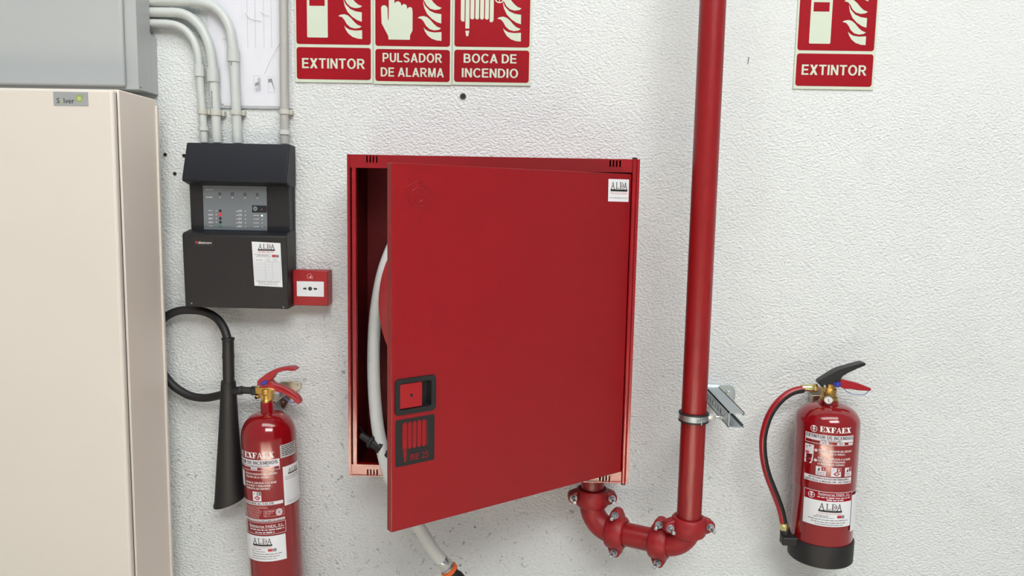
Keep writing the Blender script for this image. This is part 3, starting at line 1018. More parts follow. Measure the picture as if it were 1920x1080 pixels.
P.text('label_print', 'reddoor', 'BIE 25', .0430, .0850, 1.0665, .0130, 0, .0008)
P.done(hc)
stk = obj('door_sticker', prism(bmesh.new(), [(.5712, 1.6012), (.6384, 1.6008), (.6376, 1.6545), (.5704, 1.6540)], 0, .0005, dmap), 'sticker', hc, smooth=0, label='white installer sticker')
P = Print(dmap)
P.alda('logo', .5775, .6325, 1.6255, .0010)
P.text('faded_print', 'inkpink', 'INSTALACIONES', .5785, .6320, 1.6185, .0045, 0, .001)
P.text('fine_print', 'inkgrey', 'www.aldainstalaciones.com', .5740, .6350, 1.6090, .0028, 0, .001)
P.done(stk)
# embossed maker's mark on the door
bm = bmesh.new()
E = lambda u, z: dmap(u, z, .0)
tube(bm, [E(.0310, 1.6195), E(.0572, 1.6345)], .0009, 8)
tube(bm, [E(.0572, 1.6345), E(.0860, 1.6180)], .0009, 8)
tube(bm, [E(.0310, 1.6195), E(.0310, 1.600)], .0004, 8)
tube(bm, [E(.0860, 1.6180), E(.0860, 1.612)], .0004, 8)


def arc(cu, cz_, r, a0, a1, n=16):
    return [E(cu+r*math.cos(math.radians(a0+(a1-a0)*k/n)), cz_+r*math.sin(math.radians(a0+(a1-a0)*k/n))) for k in range(n+1)]


tube(bm, arc(.0585, 1.6040, .0205, 190, 300), .0009, 8)
tube(bm, arc(.0585, 1.6040, .0160, 20, 140), .0009, 8)
tube(bm, arc(.0585, 1.6030, .0110, 205, 330), .0009, 8)
tube(bm, [E(.0470, 1.6070), E(.0690, 1.6070)], .0008, 8)
obj('embossed_mark', bm, 'reddoor', hc)

# ================================================================== hose reel inside the cabinet
hr = thing('fire_hose_reel', 'red hose reel with white ribbed hose hanging out of the red cabinet', 'hose reel', (-.1, -.006, 1.33))
RC = (-.098, 0, 1.335)
for y in (-.168, -.040):
    obj('reel_disc', lathe(bmesh.new(), [(.281, 0), (.286, .001), (.286, .003), (.281, .004), (.24, .004)], axis((RC[0], y, RC[2]), (0, -1, 0)), 72), 'redplastic', hr)
obj('hub', cyl((RC[0], -.010, RC[2]), (0, -1, 0), .10, .154, 40), 'redplastic', hr)
hp3 = [(-.300, -.105, 1.555), (-.345, -.110, 1.500), (-.377, -.118, 1.425), (-.394, -.126, 1.345), (-.402, -.132, 1.265), (-.403, -.142, 1.18), (-.397, -.160, 1.10), (-.384, -.185, 1.02),
       (-.366, -.212, .965), (-.345, -.230, .905), (-.312, -.228, .832), (-.270, -.210, .758), (-.238, -.195, .695), (-.216, -.186, .662)]
path = spline(hp3, 26)
rr_ = []
for i in range(len(path)):
    rr_.append(.0162+(.0005 if i % 2 else 0))
bm = tube(bmesh.new(), path, rr_, 18)
obj('hose', bm, 'hose', hr, smooth=70)
for k, rad in enumerate((.205, .238)):
    for y in (-.075, -.11, -.143):
        pts = [(RC[0]+rad*math.cos(2*PI*j/48), y, RC[2]+rad*math.sin(2*PI*j/48)) for j in range(49)]
        obj('hose_coil', tube(bmesh.new(), pts, .0162, 12, caps=False, normal=(0, 1, 0)), 'hose', hr)
# end fitting of the hose
e0, e1 = Vector(hp3[-1]), Vector((-.163, -.170, .590))
ed = (e1-e0).normalized()
obj('hose_ferrule', lathe(bmesh.new(), [(.0172, -.004), (.0182, 0), (.0182, .020), (.0170, .022), (.0186, .024), (.0186, .027)], axis(e0, ed), 28), 'chrome', hr)
obj('nozzle_ring', lathe(bmesh.new(), [(.0185, .0275), (.0225, .029), (.0225, .038), (.019, .040)], axis(e0, ed), 28), 'orange', hr)
obj('nozzle', lathe(bmesh.new(), [(.017, .040), (.017, .055), (.020, .060), (.020, .095), (.012, .110)], axis(e0, ed), 28), 'rubber', hr)
va = axis((-.398, -.205, .984), (.80, -.30, -.40))
vv = obj('shutoff_valve', lathe(bmesh.new(), [(.009, -.030), (.010, -.004), (.0165, 0), (.0175, .003), (.0165, .007), (.0125, .009), (.0125, .026), (.015, .028), (.015, .036), (.010, .038), (.006, .042), (.006, .052), (.012, .054), (.012, .062)], va, 22), 'rubber', hr)
obj('valve_cord', tube(bmesh.new(), spline([(-.440, -.14, 1.000), (-.428, -.165, .997), (-.412, -.19, .991), (-.397, -.205, .985)], 6), .004, 10), 'rubber', hr)

# ================================================================== red water pipe
RX, RY = .414, -.21         # riser
LX, LY = .178, -.095        # branch that enters the cabinet from below
PZ, BR = .728, .062         # height of the horizontal run, bend radius
PR = .0308
wp = thing('water_supply_pipe', 'red fire water pipe running down the wall and into the hose cabinet', 'pipe', (RX, RY, PZ))
hd_ = Vector((LX-RX, LY-RY, 0))
HL = hd_.length
hd_.normalize()
obj('riser', lathe(bmesh.new(), [(PR, PZ+BR+.004), (PR, 3.0)], axis((RX, RY, 0), (0, 0, 1)), 40), 'redpipe', wp)


def elbow(p, dirh):
    p = Vector(p)
    c = p+Vector((0, 0, BR))+dirh*BR
    pts = []
    for k in range(13):
        a = k/12*PI/2
        pts.append(c-dirh*BR*math.cos(a)-Vector((0, 0, BR))*math.sin(a))
    pts = [pts[0]+Vector((0, 0, .012))]+pts+[pts[-1]+dirh*.012]
    return tube(bmesh.new(), pts, PR+.0015, 32, normal=hd_.cross(Vector((0, 0, 1))))


obj('elbow', elbow((RX, RY, PZ), hd_), 'redcast', wp, smooth=50)
obj('elbow', elbow((LX, LY, PZ), -hd_), 'redcast', wp, smooth=50)
q0 = Vector((RX, RY, PZ))+hd_*(BR+.004)
q1 = Vector((LX, LY, PZ))-hd_*(BR+.004)
obj('cross_pipe', lathe(bmesh.new(), [(PR, 0), (PR, (q1-q0).length)], axis(q0, q1-q0), 36), 'redpipe', wp)
obj('nipple', lathe(bmesh.new(), [(PR, PZ+BR+.004), (PR, .874), (PR+.006, .876), (PR+.006, .8922)], axis((LX, LY, 0), (0, 0, 1)), 36), 'redpipe', wp)


def coupling(p, ax, ear, bolt, wd=.049):
    """grooved clamp: ring with two ears, a bolt with washer and nut through each"""
    T = axis(p, ax, ear)
    fy = 1 if (T.to_3x3() @ Vector((0, 1, 0))).dot(Vector(bolt)) > 0 else -1
    bm = bmesh.new()
    h = wd/2
    ring_lathe(bm, [(PR, -h), (PR+.008, -h), (PR+.0125, -h+.006), (PR+.0135, 0), (PR+.0125, h-.006), (PR+.008, h), (PR, h)], None, 40)
    for s in (-1, 1):
        pts = [(s*(PR+.004), .025), (s*(PR+.016), .022), (s*(PR+.031), .014), (s*(PR+.0345), .005), (s*(PR+.0345), -.005), (s*(PR+.031), -.014), (s*(PR+.016), -.022), (s*(PR+.004), -.025)]
        prism(bm, [(a, b*.82) for a, b in pts], -.014, .014, lambda a, b, d: (a, d, b))
    bmesh.ops.transform(bm, matrix=T, verts=bm.verts)
    c = obj('pipe_coupling', bm, 'redcast', wp, bevel=.0025, seg=2, smooth=40)
    for s in (-1, 1):
        o = T @ Vector((s*(PR+.021), fy*.0138, 0))
        d = (T.to_3x3() @ Vector((0, fy, 0)))
        bb = obj('bolt', cyl(o, d, .0046, .031, 14, .0008), 'zinc', c)
        obj('washer', cyl(o, d, .0095, .002, 18), 'zinc', c)
        obj('nut', hexnut(o+d*.002, d, .0082, .009), 'zinc', c)


coupling((RX, RY, PZ+BR-.002), (0, 0, 1), (1, .12, 0), (.25, -1, 0))
coupling((LX, LY, PZ+BR+.022), (0, 0, 1), (1, .05, 0), (0, -1, 0))
perp = Vector((hd_.y, -hd_.x, 0))
if perp.y > 0:
    perp = -perp
coupling(q0+hd_*.006, hd_, (0, 0, 1), perp)
coupling(q1-hd_*.006, hd_, (0, 0, 1), perp)

# ================================================================== strut bracket and pipe clamp
sb = thing('pipe_bracket', 'galvanised strut bracket clamping the red riser pipe to the wall', 'bracket', (.503, 0, 1.08))
sx0, sx1, sz0, sz1, sy = .4845, .5225, 1.064, 1.1015, -.272
t_ = .0025
bm = bmesh.new()
# left flange with punched slots, built of strips round the slots
ys = -.006
slots = [-.05-k*.0285 for k in range(8)]
for s in slots:
    a, b = s+.0065, s-.0065
    box(bm, sx0, sx0+t_, a, ys, sz0, sz1)
    box(bm, sx0, sx0+t_, b, a, sz0, sz0+.012)
    box(bm, sx0, sx0+t_, b, a, sz1-.012, sz1)
    ys = b
box(bm, sx0, sx0+t_, sy, ys, sz0, sz1)
box(bm, sx0, sx1, sy, -.006, sz1-t_, sz1)
box(bm, sx0, sx1, sy, -.006, sz0, sz0+t_)
box(bm, sx1-t_, sx1, sy, -.006, sz1-.008, sz1)
box(bm, sx1-t_, sx1, sy, -.006, sz0, sz0+.008)
obj('strut_channel', bm, 'zinc', sb, smooth=0)
pl = []
for cxp, czp, a in ((.548, 1.085, 0), (.452, 1.085, 90), (.452, 1.07, 180), (.548, 1.07, 270)):
    for k in range(6):
        q = math.radians(a+k*18)
        pl.append((cxp+.022*math.cos(q), czp+.022*math.sin(q)))
bp_ = obj('base_plate', prism(bmesh.new(), pl, -.006, -.0005, XZ), 'zinc', sb, bevel=.001)
for x in (.448, .5505):
    obj('plate_bolt', hexnut((x, -.006, 1.083), (0, -1, 0), .0072, .006), 'chrome', bp_)
obj('weld_bead', tube(bmesh.new(), [(sx0, -.007, sz1+.001), (sx1+.002, -.007, sz1+.001)], .0022, 8), 'chrome', sb)
CZ = 1.072
ct = axis((RX, RY, CZ-.0105), (0, 0, 1))
cl = obj('clamp_band', ring_lathe(bmesh.new(), [(PR+.0035, .003), (PR+.0055, .003), (PR+.0055, .018), (PR+.0035, .018)], ct, 44), 'zinc', sb)
obj('rubber_lining', ring_lathe(bmesh.new(), [(PR+.0002, -.001), (PR+.0060, -.001), (PR+.0068, .001), (PR+.0060, .0032), (PR+.0033, .004), (PR+.0033, .017), (PR+.0060, .0178), (PR+.0068, .020), (PR+.0060, .022), (PR+.0002, .022)], ct, 44), 'rubber', sb)
for a in (-74, 106):
    q = math.radians(a)
    d = Vector((math.cos(q), math.sin(q), 0))
    p = Vector((RX, RY, CZ))+d*(PR+.0045)
    obj('clamp_ear', nbox(-.0016, .0016, 0, .007, -.011, .008, tf=Matrix.Translation(p) @ Matrix.Rotation(q-PI/2, 4, 'Z')), 'chrome', cl, bevel=.0006)
    obj('clamp_screw', cyl(p+d*.003+Vector((-d.y, d.x, 0))*-.009, Vector((-d.y, d.x, 0)), .0022, .018, 10), 'chrome', cl)
obj('boss_nut', hexnut((RX+PR+.005, RY, CZ), (1, 0, 0), .0075, .018), 'chrome', sb)
obj('threaded_rod', cyl((RX+PR+.010, RY, CZ), (1, 0, 0), .0038, .045, 12), 'chrome', sb)
for x in (sx0-.006, sx0+t_):
    obj('rod_nut', hexnut((x, RY, CZ), (1, 0, 0), .0075, .006), 'chrome', sb)

# ================================================================== powder extinguisher (right)
ER = .0805
ez = .665
pe = thing('powder_extinguisher', 'red powder fire extinguisher with black base, hanging on the right under the lone sign', 'extinguisher', (.7935, -.095, ez), Matrix.Rotation(math.radians(-.45), 3, 'Y'))
pr = [(ER-.002, .045), (ER-.002, .200), (ER-.0005, .205), (ER, .209), (ER, .372)]
for k in range(1, 13):
    a = k/12*PI/2
    pr.append((.026+(ER-.026)*math.cos(a), .372+.047*math.sin(a)))
pr += [(.026, .424), (.0245, .428)]
body = obj('cylinder', lathe(bmesh.new(), pr, None, 72), 'redext', pe, local=True, smooth=50)
bs = obj('base_ring', lathe(bmesh.new(), [(ER-.004, .002), (ER-.001, 0), (ER+.002, .003), (ER+.0025, .056), (ER+.001, .059), (ER-.004, .059)], None, 72), 'rubber', pe, local=True)
obj('hose_holder', nbox(-.112, -.060, -.034, -.006, .040, .062), 'rubber', pe, local=True, bevel=.003)
PEM = lambda v: Vector(v)-Vector((.7935, -.095, ez))
hx = lambda a, b: .763+.001365*((1500+a/9)-1537)-.7935
hz = lambda a, b: 1.147-.00144*((670+b/9)-712)+.000028*((1500+a/9)-1537)-ez
H2 = lambda L: [(hx(a, b), hz(a, b)) for a, b in L]
vz = .428
obj('valve_collar', lathe(bmesh.new(), [(.0215, vz), (.0225, vz+.002), (.0225, vz+.010), (.0185, vz+.013), (.0185, vz+.030), (.015, vz+.034), (.015, vz+.045)], None, 28), 'brass', pe, local=True)
obj('valve_block', nbox(-.020, .013, -.0115, .0115, vz+.022, vz+.052), 'brass', pe, local=True, bevel=.002)
lv = [(318, 380), (575, 215), (650, 180), (1000, 82), (1060, 75), (1095, 88), (1103, 108), (1085, 130), (960, 180), (800, 255), (720, 305), (690, 350), (665, 440), (560, 490), (410, 500), (345, 440), (325, 430)]
obj('carry_handle', prism(bmesh.new(), H2(lv), -.0125, .0125, lambda a, b, d: (a, d, b)), 'black', pe, local=True, bevel=.002)
hl = [(640, 350), (700, 358), (1000, 430), (1230, 515), (1215, 555), (1090, 550), (980, 540), (880, 520), (770, 520), (690, 485), (600, 490), (540, 500)]
obj('trigger_lever', prism(bmesh.new(), H2(hl), -.0095, .0095, lambda a, b, d: (a, d, b)), 'redlever', pe, local=True, bevel=.0015)
pv = (hx(418, 470), -.0125, hz(418, 470))
obj('pivot_pin', cyl(pv, (0, -1, 0), .0038, .0025, 16, .0008), 'chrome', pe, local=True)
sp = (hx(640, 435), -.0125, hz(640, 435))
ss = obj('safety_seal', lathe(bmesh.new(), [(.007, 0), (.0075, .004), (.0055, .007), (.0025, .008)], axis(sp, (0, -1, 0)), 18), 'blue', pe, local=True)
obj('safety_seal_tab', nbox(sp[0]-.012, sp[0]+.006, -.0165, -.0126, sp[2]-.004, sp[2]+.004), 'blue', ss, local=True, bevel=.001)
obj('seal_cord', tube(bmesh.new(), spline([(hx(a, b), -.011, hz(a, b)) for a, b in ((760, 520), (830, 575), (930, 605), (1030, 615), (1110, 610), (1150, 580), (1175, 548))], 5), .0009, 6), 'bluecord', pe, local=True)
gp = Vector((hx(468, 660), -.022, hz(468, 660)))
gd = Vector((-.25, -.9, -.12))
gg = obj('pressure_gauge', lathe(bmesh.new(), [(.006, -.010), (.006, 0), (.0105, .002), (.0112, .004), (.0112, .010), (.0095, .0108)], axis(gp, gd), 26), 'chrome', pe, local=True)
gt = axis(gp+gd.normalized()*.0109, gd)
obj('gauge_dial', lathe(bmesh.new(), [(.0092, 0), (.0092, .0003)], gt, 24), 'sticker', gg, local=True)
obj('gauge_needle', nbox(-.0007, .0007, -.006, .004, .0003, .0007, tf=gt @ Matrix.Rotation(.3, 4, 'Z')), 'ink', gg, local=True)
hA = PEM((.7535, -.095, 1.125))
obj('hose_fitting', lathe(bmesh.new(), [(.0085, 0), (.0095, .002), (.0095, .016), (.0088, .018), (.0088, .032)], axis(hA, (-1, 0, -.02)), 18), 'brasslite', pe, local=True)
obj('fitting_nut', hexnut(hA+Vector((.008, 0, 0)), (-1, 0, 0), .0105, .009), 'brass', pe, local=True)
hw = [(.726, 1.1215), (.70, 1.1155), (.676, 1.101), (.655, 1.079), (.639, 1.052), (.629, 1.022), (.6235, .988), (.626, .950), (.632, .918), (.642, .886), (.655, .855), (.668, .825), (.679, .797), (.6865, .770), (.689, .760)]
hpth = spline([PEM((x, -.095-.012*min(1, k/6), z)) for k, (x, z) in enumerate(hw)], 7)
hb = tube(bmesh.new(), hpth, .0098, 20, normal=(0, 0, 1), matfn=lambda k, s: 0 if (k < s*.23 or k >= s*.77) else 1)
obj('discharge_hose', hb, ['redlever', 'rubber'], pe, local=True, smooth=60)
hend = PEM((.689, -.107, .760))
obj('hose_end_ferrule', lathe(bmesh.new(), [(.0104, 0), (.0108, .001), (.0108, .019), (.0102, .020)], axis(hend, (.15, 0, -1)), 18), 'brasslite', pe, local=True)
bm = bmesh.new()
pf = [(.0098, .020)]
for k in range(4):
    pf += [(.0120, .022+k*.006), (.0120, .026+k*.006), (.0105, .0265+k*.006)]
lathe(bm, pf, axis(hend, (.15, 0, -1)), 18)
obj('spray_nozzle', bm, 'rubber', pe, local=True)
obj('wall_hook', nbox(-.02, .02, .060, .0945, .395, .425), 'steel', pe, local=True, bevel=.002)
obj('hook_plate', nbox(-.018, .018, .088, .0945, .34, .44), 'steel', pe, local=True, bevel=.001)

P = Print(cyl_map(ER), .006)
dg_ = lambda d: math.radians(d)*ER
V = lambda z: z-ez


def shield(P, u, v, r, h=.0005, part='emblem'):
    P.ring(part, 'inkblue', u, v, r*.84, r, h)
    P.poly(part, 'inkblue', [(u-r*.45, v+r*.95), (u+r*.45, v+r*.95), (u+r*.12, v+r*.15), (u-r*.12, v+r*.15)], h)
    P.rect(part, 'inkblue', u-r*.15, v-r*.7, u+r*.15, v+r*.2, h)
    P.rect(part, 'inkblue', u-r*.55, v-r*.15, u+r*.55, v+r*.1, h)


def powder_print():
    L, Rr = dg_(-60), dg_(29.5)
    shield(P, dg_(-44.0), V(1.033), .0088)
    P.serif('brand_lettering', 'white', 'EXFAEX', dg_(-33.2), dg_(22.6), V(1.0280), .0142, .03)
    P.rect('white_band', 'inkblue', L, V(1.0040), Rr, V(1.0205), .0004)
    P.sans('band_lettering', 'ink', 'EXTINTOR DE INCENDIOS', L+.0025, Rr-.0015, V(1.0105), .0082, .14, .0008)
    P.text('band_lettering', 'ink', '6 Kg. POLVO ABC', dg_(-30), dg_(5), V(1.0055), .0032, .015, .0008)
    P.frame('white_outline', 'inkblue', L, V(.9950), Rr, V(1.0205), .0012, .0004)
    for a, b, s in ((-32, -17, '27 A'), (-3, 11, '183 B'), (18.5, 28, 'C')):
        P.rrect('white_outline', 'inkblue', dg_(a), V(.9968), dg_(b), V(1.0028), .0028, .0006)
        P.text('band_lettering', 'ink', s, dg_(a+3.5), dg_(b-3.5), V(.9980), .0036, .01, .0009)
    # pictures of use
    P.rect('picture', 'inkblue', dg_(-59.5), V(.9650), dg_(-42), V(.9900), .0004)
    P.poly('picture', 'inkblue', [(dg_(-59.5), V(.9400)), (dg_(-46), V(.9400)), (dg_(-43), V(.9480)), (dg_(-42), V(.9640)), (dg_(-59.5), V(.9640))], .0004)
    P.disc('picture_ink', 'ink', dg_(-50), V(.9855), .0025, .0008, rv=.0016)
    P.rect('picture_ink', 'ink', dg_(-56), V(.979), dg_(-54.8), V(.9855), .0008)
    P.rect('picture_ink', 'inkred', dg_(-57.5), V(.9665), dg_(-50.5), V(.9710), .0008)
    P.line('picture_ink', 'ink', [(dg_(-58), V(.9510)), (dg_(-50), V(.9560)), (dg_(-44), V(.9610))], .0012, .0008)
    P.disc('picture_ink', 'ink', dg_(-51), V(.9605), .0016, .0008)
    P.disc('picture_ink', 'inkred', dg_(-48), V(.9520), .0035, .0008)
    P.disc('picture_ink', 'ink', dg_(-53), V(.9440), .0018, .0008)
    for z, s in ((.9775, '1'), (.9515, '2')):
        P.disc('bullet', 'white', dg_(-38), V(z), .0037, .0004)
        P.text('bullet_number', 'signred', s, dg_(-38)-.0008, dg_(-38)+.0008, V(z)-.0018, .0036, .01, .0008)
    for z, s, a, b in ((.9775, 'SACAR EL PASADOR DEL SEGURO', -34, 27), (.9700, '- TIRANDO DE LA ANILLA -', -34.5, 14.5), (.9570, 'DIRIGIR EL DIFUSOR A LA BASE', -34, 24.5),
                       (.9495, 'DEL FUEGO Y PRESIONAR', -34, 14.5), (.9420, 'LA MANETA DE DISPARO', -34, 13)):
        P.text('instruction_lettering', 'white', s, dg_(a), dg_(b), V(z), .0048, .012)
    for a, b, s in ((-36.5, -19, 'A'), (-10.3, 7.3, 'B'), (15, 30, 'C')):
        m_ = (a+b)/2
        P.rect('class_box', 'inkblue', dg_(a), V(.9135), dg_(b), V(.9370), .0004)
        P.rect('class_mark', 'signred', dg_(m_+1), V(.9265), dg_(b-.7), V(.9362), .0008)
        P.text('class_letter', 'white', s, dg_(m_+3), dg_(b-2.5), V(.9285), .0056, .02, .0011)
        if s == 'B':
            P.poly('class_mark', 'signred', [(dg_(m_-5), V(.9210)), (dg_(m_+1), V(.9150)), (dg_(m_+7), V(.9210)), (dg_(m_+1), V(.9270))], .0008)
            P.rect('class_letter', 'inkblue', dg_(m_-2), V(.9203), dg_(m_+4), V(.9221), .0011)
            P.rect('class_letter', 'inkblue', dg_(m_+.2), V(.9175), dg_(m_+1.8), V(.9248), .0011)
            P.line('class_mark', 'ink', [(dg_(a+2), V(.9290)), (dg_(a+6), V(.9340))], .0008, .0008)
        else:
            P.poly('class_mark', 'ink', [(dg_(a+3), V(.9255)), (dg_(a+5), V(.9330)), (dg_(a+6.5), V(.9330)), (dg_(a+7), V(.9255))], .0008)
            P.greek('class_mark', 'inkgrey', dg_(a+2), dg_(b-2), V(.9205), .0022, .0008, 3)
            P.greek('class_mark', 'inkgrey', dg_(a+2), dg_(b-2), V(.9160), .0016, .0008, 5)
    P.rect('white_band', 'inkblue', dg_(-58), V(.8945), dg_(30.5), V(.9105), .0004)
    P.sans('band_lettering', 'ink', 'APTO PARA SU USO EN TENSIONES', dg_(-49), dg_(24), V(.9040), .0044, .14, .0008)
    P.text('band_lettering', 'ink', 'HASTA 50 Kv. A MAS DE 1 M. - NO TOXICO', dg_(-56.5), dg_(28.5), V(.8968), .0044, .015, .0008)
    # lower installer label
    P.rect('installer_sticker', 'sticker', dg_(-56), V(.7800), dg_(35), V(.8720), .0005)
    P.rect('header_field', 'signred', dg_(-55), V(.8475), dg_(34), V(.8708), .0009)
    shield(P, dg_(-41.5), V(.8590), .0085, .0012)
    P.text('header_lettering', 'inkblue', 'Extintores FAEX, S.L.', dg_(-29.5), dg_(29), V(.8630), .0058, .012, .0012)
    P.rect('header_lettering', 'inkblue', dg_(-30), V(.8610), dg_(29.5), V(.8616), .0012)
    P.greek('header_lettering', 'inkblue', dg_(-31), dg_(29), V(.8555), .0030, .0012, 4)
    P.greek('header_lettering', 'inkblue', dg_(-15), dg_(18), V(.8500), .0030, .0012, 6)
    P.alda('logo', dg_(-28), dg_(13.5), V(.8185), .0010)
    P.text('faded_print', 'inkpink', 'INSTALACIONES', dg_(-28), dg_(13), V(.8125), .0042, 0, .001)
    P.greek('fine_print', 'inkgrey', dg_(-31), dg_(-11), V(.8070), .0020, .001, 1)
    P.greek('fine_print', 'inkgrey', dg_(-36), dg_(-1), V(.8030), .0018, .001, 2)
    P.rect('red_stamp', 'inkred', dg_(5), V(.8035), dg_(13), V(.8105), .001)
    P.rect('red_stamp', 'inkgrey', dg_(13.3), V(.8030), dg_(19), V(.8110), .001)
    P.greek('fine_print', 'inkgrey', dg_(-45), dg_(27), V(.7960), .0024, .001, 3)
    P.greek('fine_print', 'inkgrey', dg_(-40), dg_(23), V(.7895), .0024, .001, 9)
    P.text('fine_print', 'ink', 'www.aldainstalaciones.com', dg_(-33), dg_(17), V(.7835), .0034, 0, .001)
    P.rect('side_sticker', 'sticker', dg_(36.5), V(.7620), dg_(75), V(.8600), .0005)


powder_print()
P.done(body, local=True)

# ================================================================== carbon dioxide extinguisher (left)
CR = .0718
tilt = Matrix.Rotation(math.radians(-2.3), 3, 'Y')
oz = .37
ce = thing('carbon_dioxide_extinguisher', 'slim red fire extinguisher with black horn, hanging beside the cream cabinet', 'extinguisher', (-.6745, -.09, oz), tilt)
pr = [(CR-.03, 0), (CR-.008, .004), (CR, .02), (CR, .588)]
for k in range(1, 13):
    a = k/12*PI/2
    pr.append((.018+(CR-.018)*math.cos(a), .588+.064*math.sin(a)))
pr += [(.0172, .656), (.0172, .678), (.0165, .680)]
cbody = obj('cylinder', lathe(bmesh.new(), pr, None, 72), 'redext', ce, local=True, smooth=50)
obj('valve_stem', lathe(bmesh.new(), [(.0150, .680), (.0150, .685), (.0125, .688), (.0125, .699), (.015, .702), (.015, .716)], None, 24), 'brass', ce, local=True)
gx = lambda a: -.720+.00143*((470+a/9)-487)
gz = lambda a, b: 1.119-.00145*((670+b/9)-705)+.00003*((470+a/9)-487)
G2 = lambda L: [(gx(a), gz(a, b)) for a, b in L]
XY = lambda a, b, d: (a, -.09+d, b)
obj('valve_block', prism(bmesh.new(), G2([(90, 480), (370, 500), (440, 530), (380, 560), (380, 690), (330, 740), (190, 740), (180, 620), (95, 600)]), -.0115, .0115, XY), 'brass', ce, bevel=.002)
obj('side_port', lathe(bmesh.new(), [(.0046, 0), (.0050, .001), (.0050, .012), (.0040, .013)], axis((gx(155), -.1015, gz(155, 645)), (-.2, -1, 0)), 16), 'brass', ce)
obj('port_hole', cyl((gx(155)-.0026, -.1147, gz(155, 645)), (-.2, -1, 0), .0036, .0006, 14), 'ink', ce)
th_ = [(130, 480), (135, 390), (170, 350), (300, 255), (430, 190), (560, 158), (680, 143), (750, 146), (815, 178), (790, 200), (730, 212), (640, 205), (560, 212), (480, 245), (440, 270), (400, 350), (330, 380), (320, 470), (200, 505)]
obj('carry_handle', prism(bmesh.new(), G2(th_), -.013, .013, XY), 'redlever', ce, bevel=.002)
tl = [(150, 480), (320, 380), (350, 360), (430, 440), (560, 480), (680, 545), (800, 625), (850, 690), (866, 755), (815, 780), (770, 750), (700, 670), (560, 595), (440, 560), (320, 520), (180, 510)]
obj('trigger_lever', prism(bmesh.new(), G2(tl), -.0105, .0105, XY), 'redlever', ce, bevel=.0018)
obj('lever_channel', prism(bmesh.new(), G2([(420, 445), (560, 495), (680, 560), (790, 640), (815, 690), (700, 610), (560, 540), (430, 480)]), -.0108, -.0104, XY), 'signred', ce)
obj('safety_pin', prism(bmesh.new(), G2([(198, 420), (220, 392), (310, 360), (325, 385), (310, 415), (230, 452), (205, 445)]), -.0185, -.0128, XY), 'blue', ce, bevel=.0015)
obj('pivot_pin', cyl((gx(160), -.1025, gz(160, 468)), (0, -1, 0), .0026, .002, 12), 'chrome', ce)
obj('seal_cord', tube(bmesh.new(), spline([(gx(a), -.098, gz(a, b)) for a, b in ((500, 570), (560, 640), (620, 700), (690, 745), (740, 748), (775, 735))], 5), .001, 6), 'blue', ce)
# hook on the wall behind the valve
hk = lambda L: [(a-.030, b-.021) for a, b in L]
obj('wall_hook', prism(bmesh.new(), hk([(-.663, 1.104), (-.608, 1.106), (-.603, 1.098), (-.607, 1.085), (-.622, 1.076), (-.640, 1.048), (-.652, 1.028), (-.660, 1.030), (-.667, 1.055)]), -.006, -.001, XZ), 'steel', ce, bevel=.001)
obj('hook_arm', nbox(-.712, -.685, -.07, -.004, 1.040, 1.046), 'steel', ce, bevel=.001)
obj('hook_screw', cyl((-.6465, -.006, 1.075), (0, -1, 0), .0042, .003, 14, .001), 'chrome', ce)
obj('hook_screw', cyl((-.686, -.006, 1.025), (0, -1, 0), .0036, .003, 14, .001), 'chrome', ce)
# hose loop and horn
obj('hose_nut', hexnut((-.724, -.09, 1.078), (-1, 0, .03), .0125, .020), 'rubber', ce)
obj('hose_socket', lathe(bmesh.new(), [(.0095, 0), (.0095, .022), (.0115, .023), (.0115, .030), (.009, .031)], axis((-.744, -.09, 1.0785), (-1, 0, .02)), 18), 'rubber', ce)
lp = [(-.770, -.088, 1.078), (-.80, -.080, 1.072), (-.845, -.062, 1.055), (-.895, -.045, 1.043), (-.945, -.036, 1.050), (-.993, -.032, 1.083), (-1.026, -.030, 1.14), (-1.032, -.030, 1.20), (-1.010, -.032, 1.252),
      (-.970, -.034, 1.279), (-.925, -.036, 1.285), (-.882, -.042, 1.281), (-.845, -.056, 1.266), (-.820, -.074, 1.243), (-.8075, -.084, 1.218), (-.8055, -.087, 1.205)]
obj('discharge_hose', tube(bmesh.new(), spline(lp, 8), .0112, 18), 'rubber', ce, smooth=60)
hn = axis((-.8045, -.087, 1.221), (-.008, .0, -1))
obj('horn_grip', lathe(bmesh.new(), [(.0125, 0), (.0168, .001), (.0168, .006), (.0148, .008), (.0150, .040), (.0160, .052), (.0150, .060), (.0152, .100), (.0145, .122)], hn, 30), 'rubber', ce)
hprof = [(.0175, .120), (.0190, .122), (.0200, .135), (.0255, .240), (.0325, .350), (.0385, .440), (.0400, .458), (.0425, .464), (.0420, .470), (.036, .466), (.020, .30), (.012, .20)]
bm = bmesh.new()
lathe(bm, hprof, None, 44)
for v in bm.verts:      # slanted mouth
    if v.co.z > .36:
        v.co.z += (v.co.x)*-.38*(v.co.z-.36)/.11
bmesh.ops.transform(bm, matrix=axis((-.8045, -.087, 1.221), (-.042, .07, -1)), verts=bm.verts)
obj('discharge_horn', bm, 'rubber', ce)

P = Print(cyl_map(CR), .006)
dc = lambda d: math.radians(d)*CR
Vc = lambda z: (z-oz)*1.0008


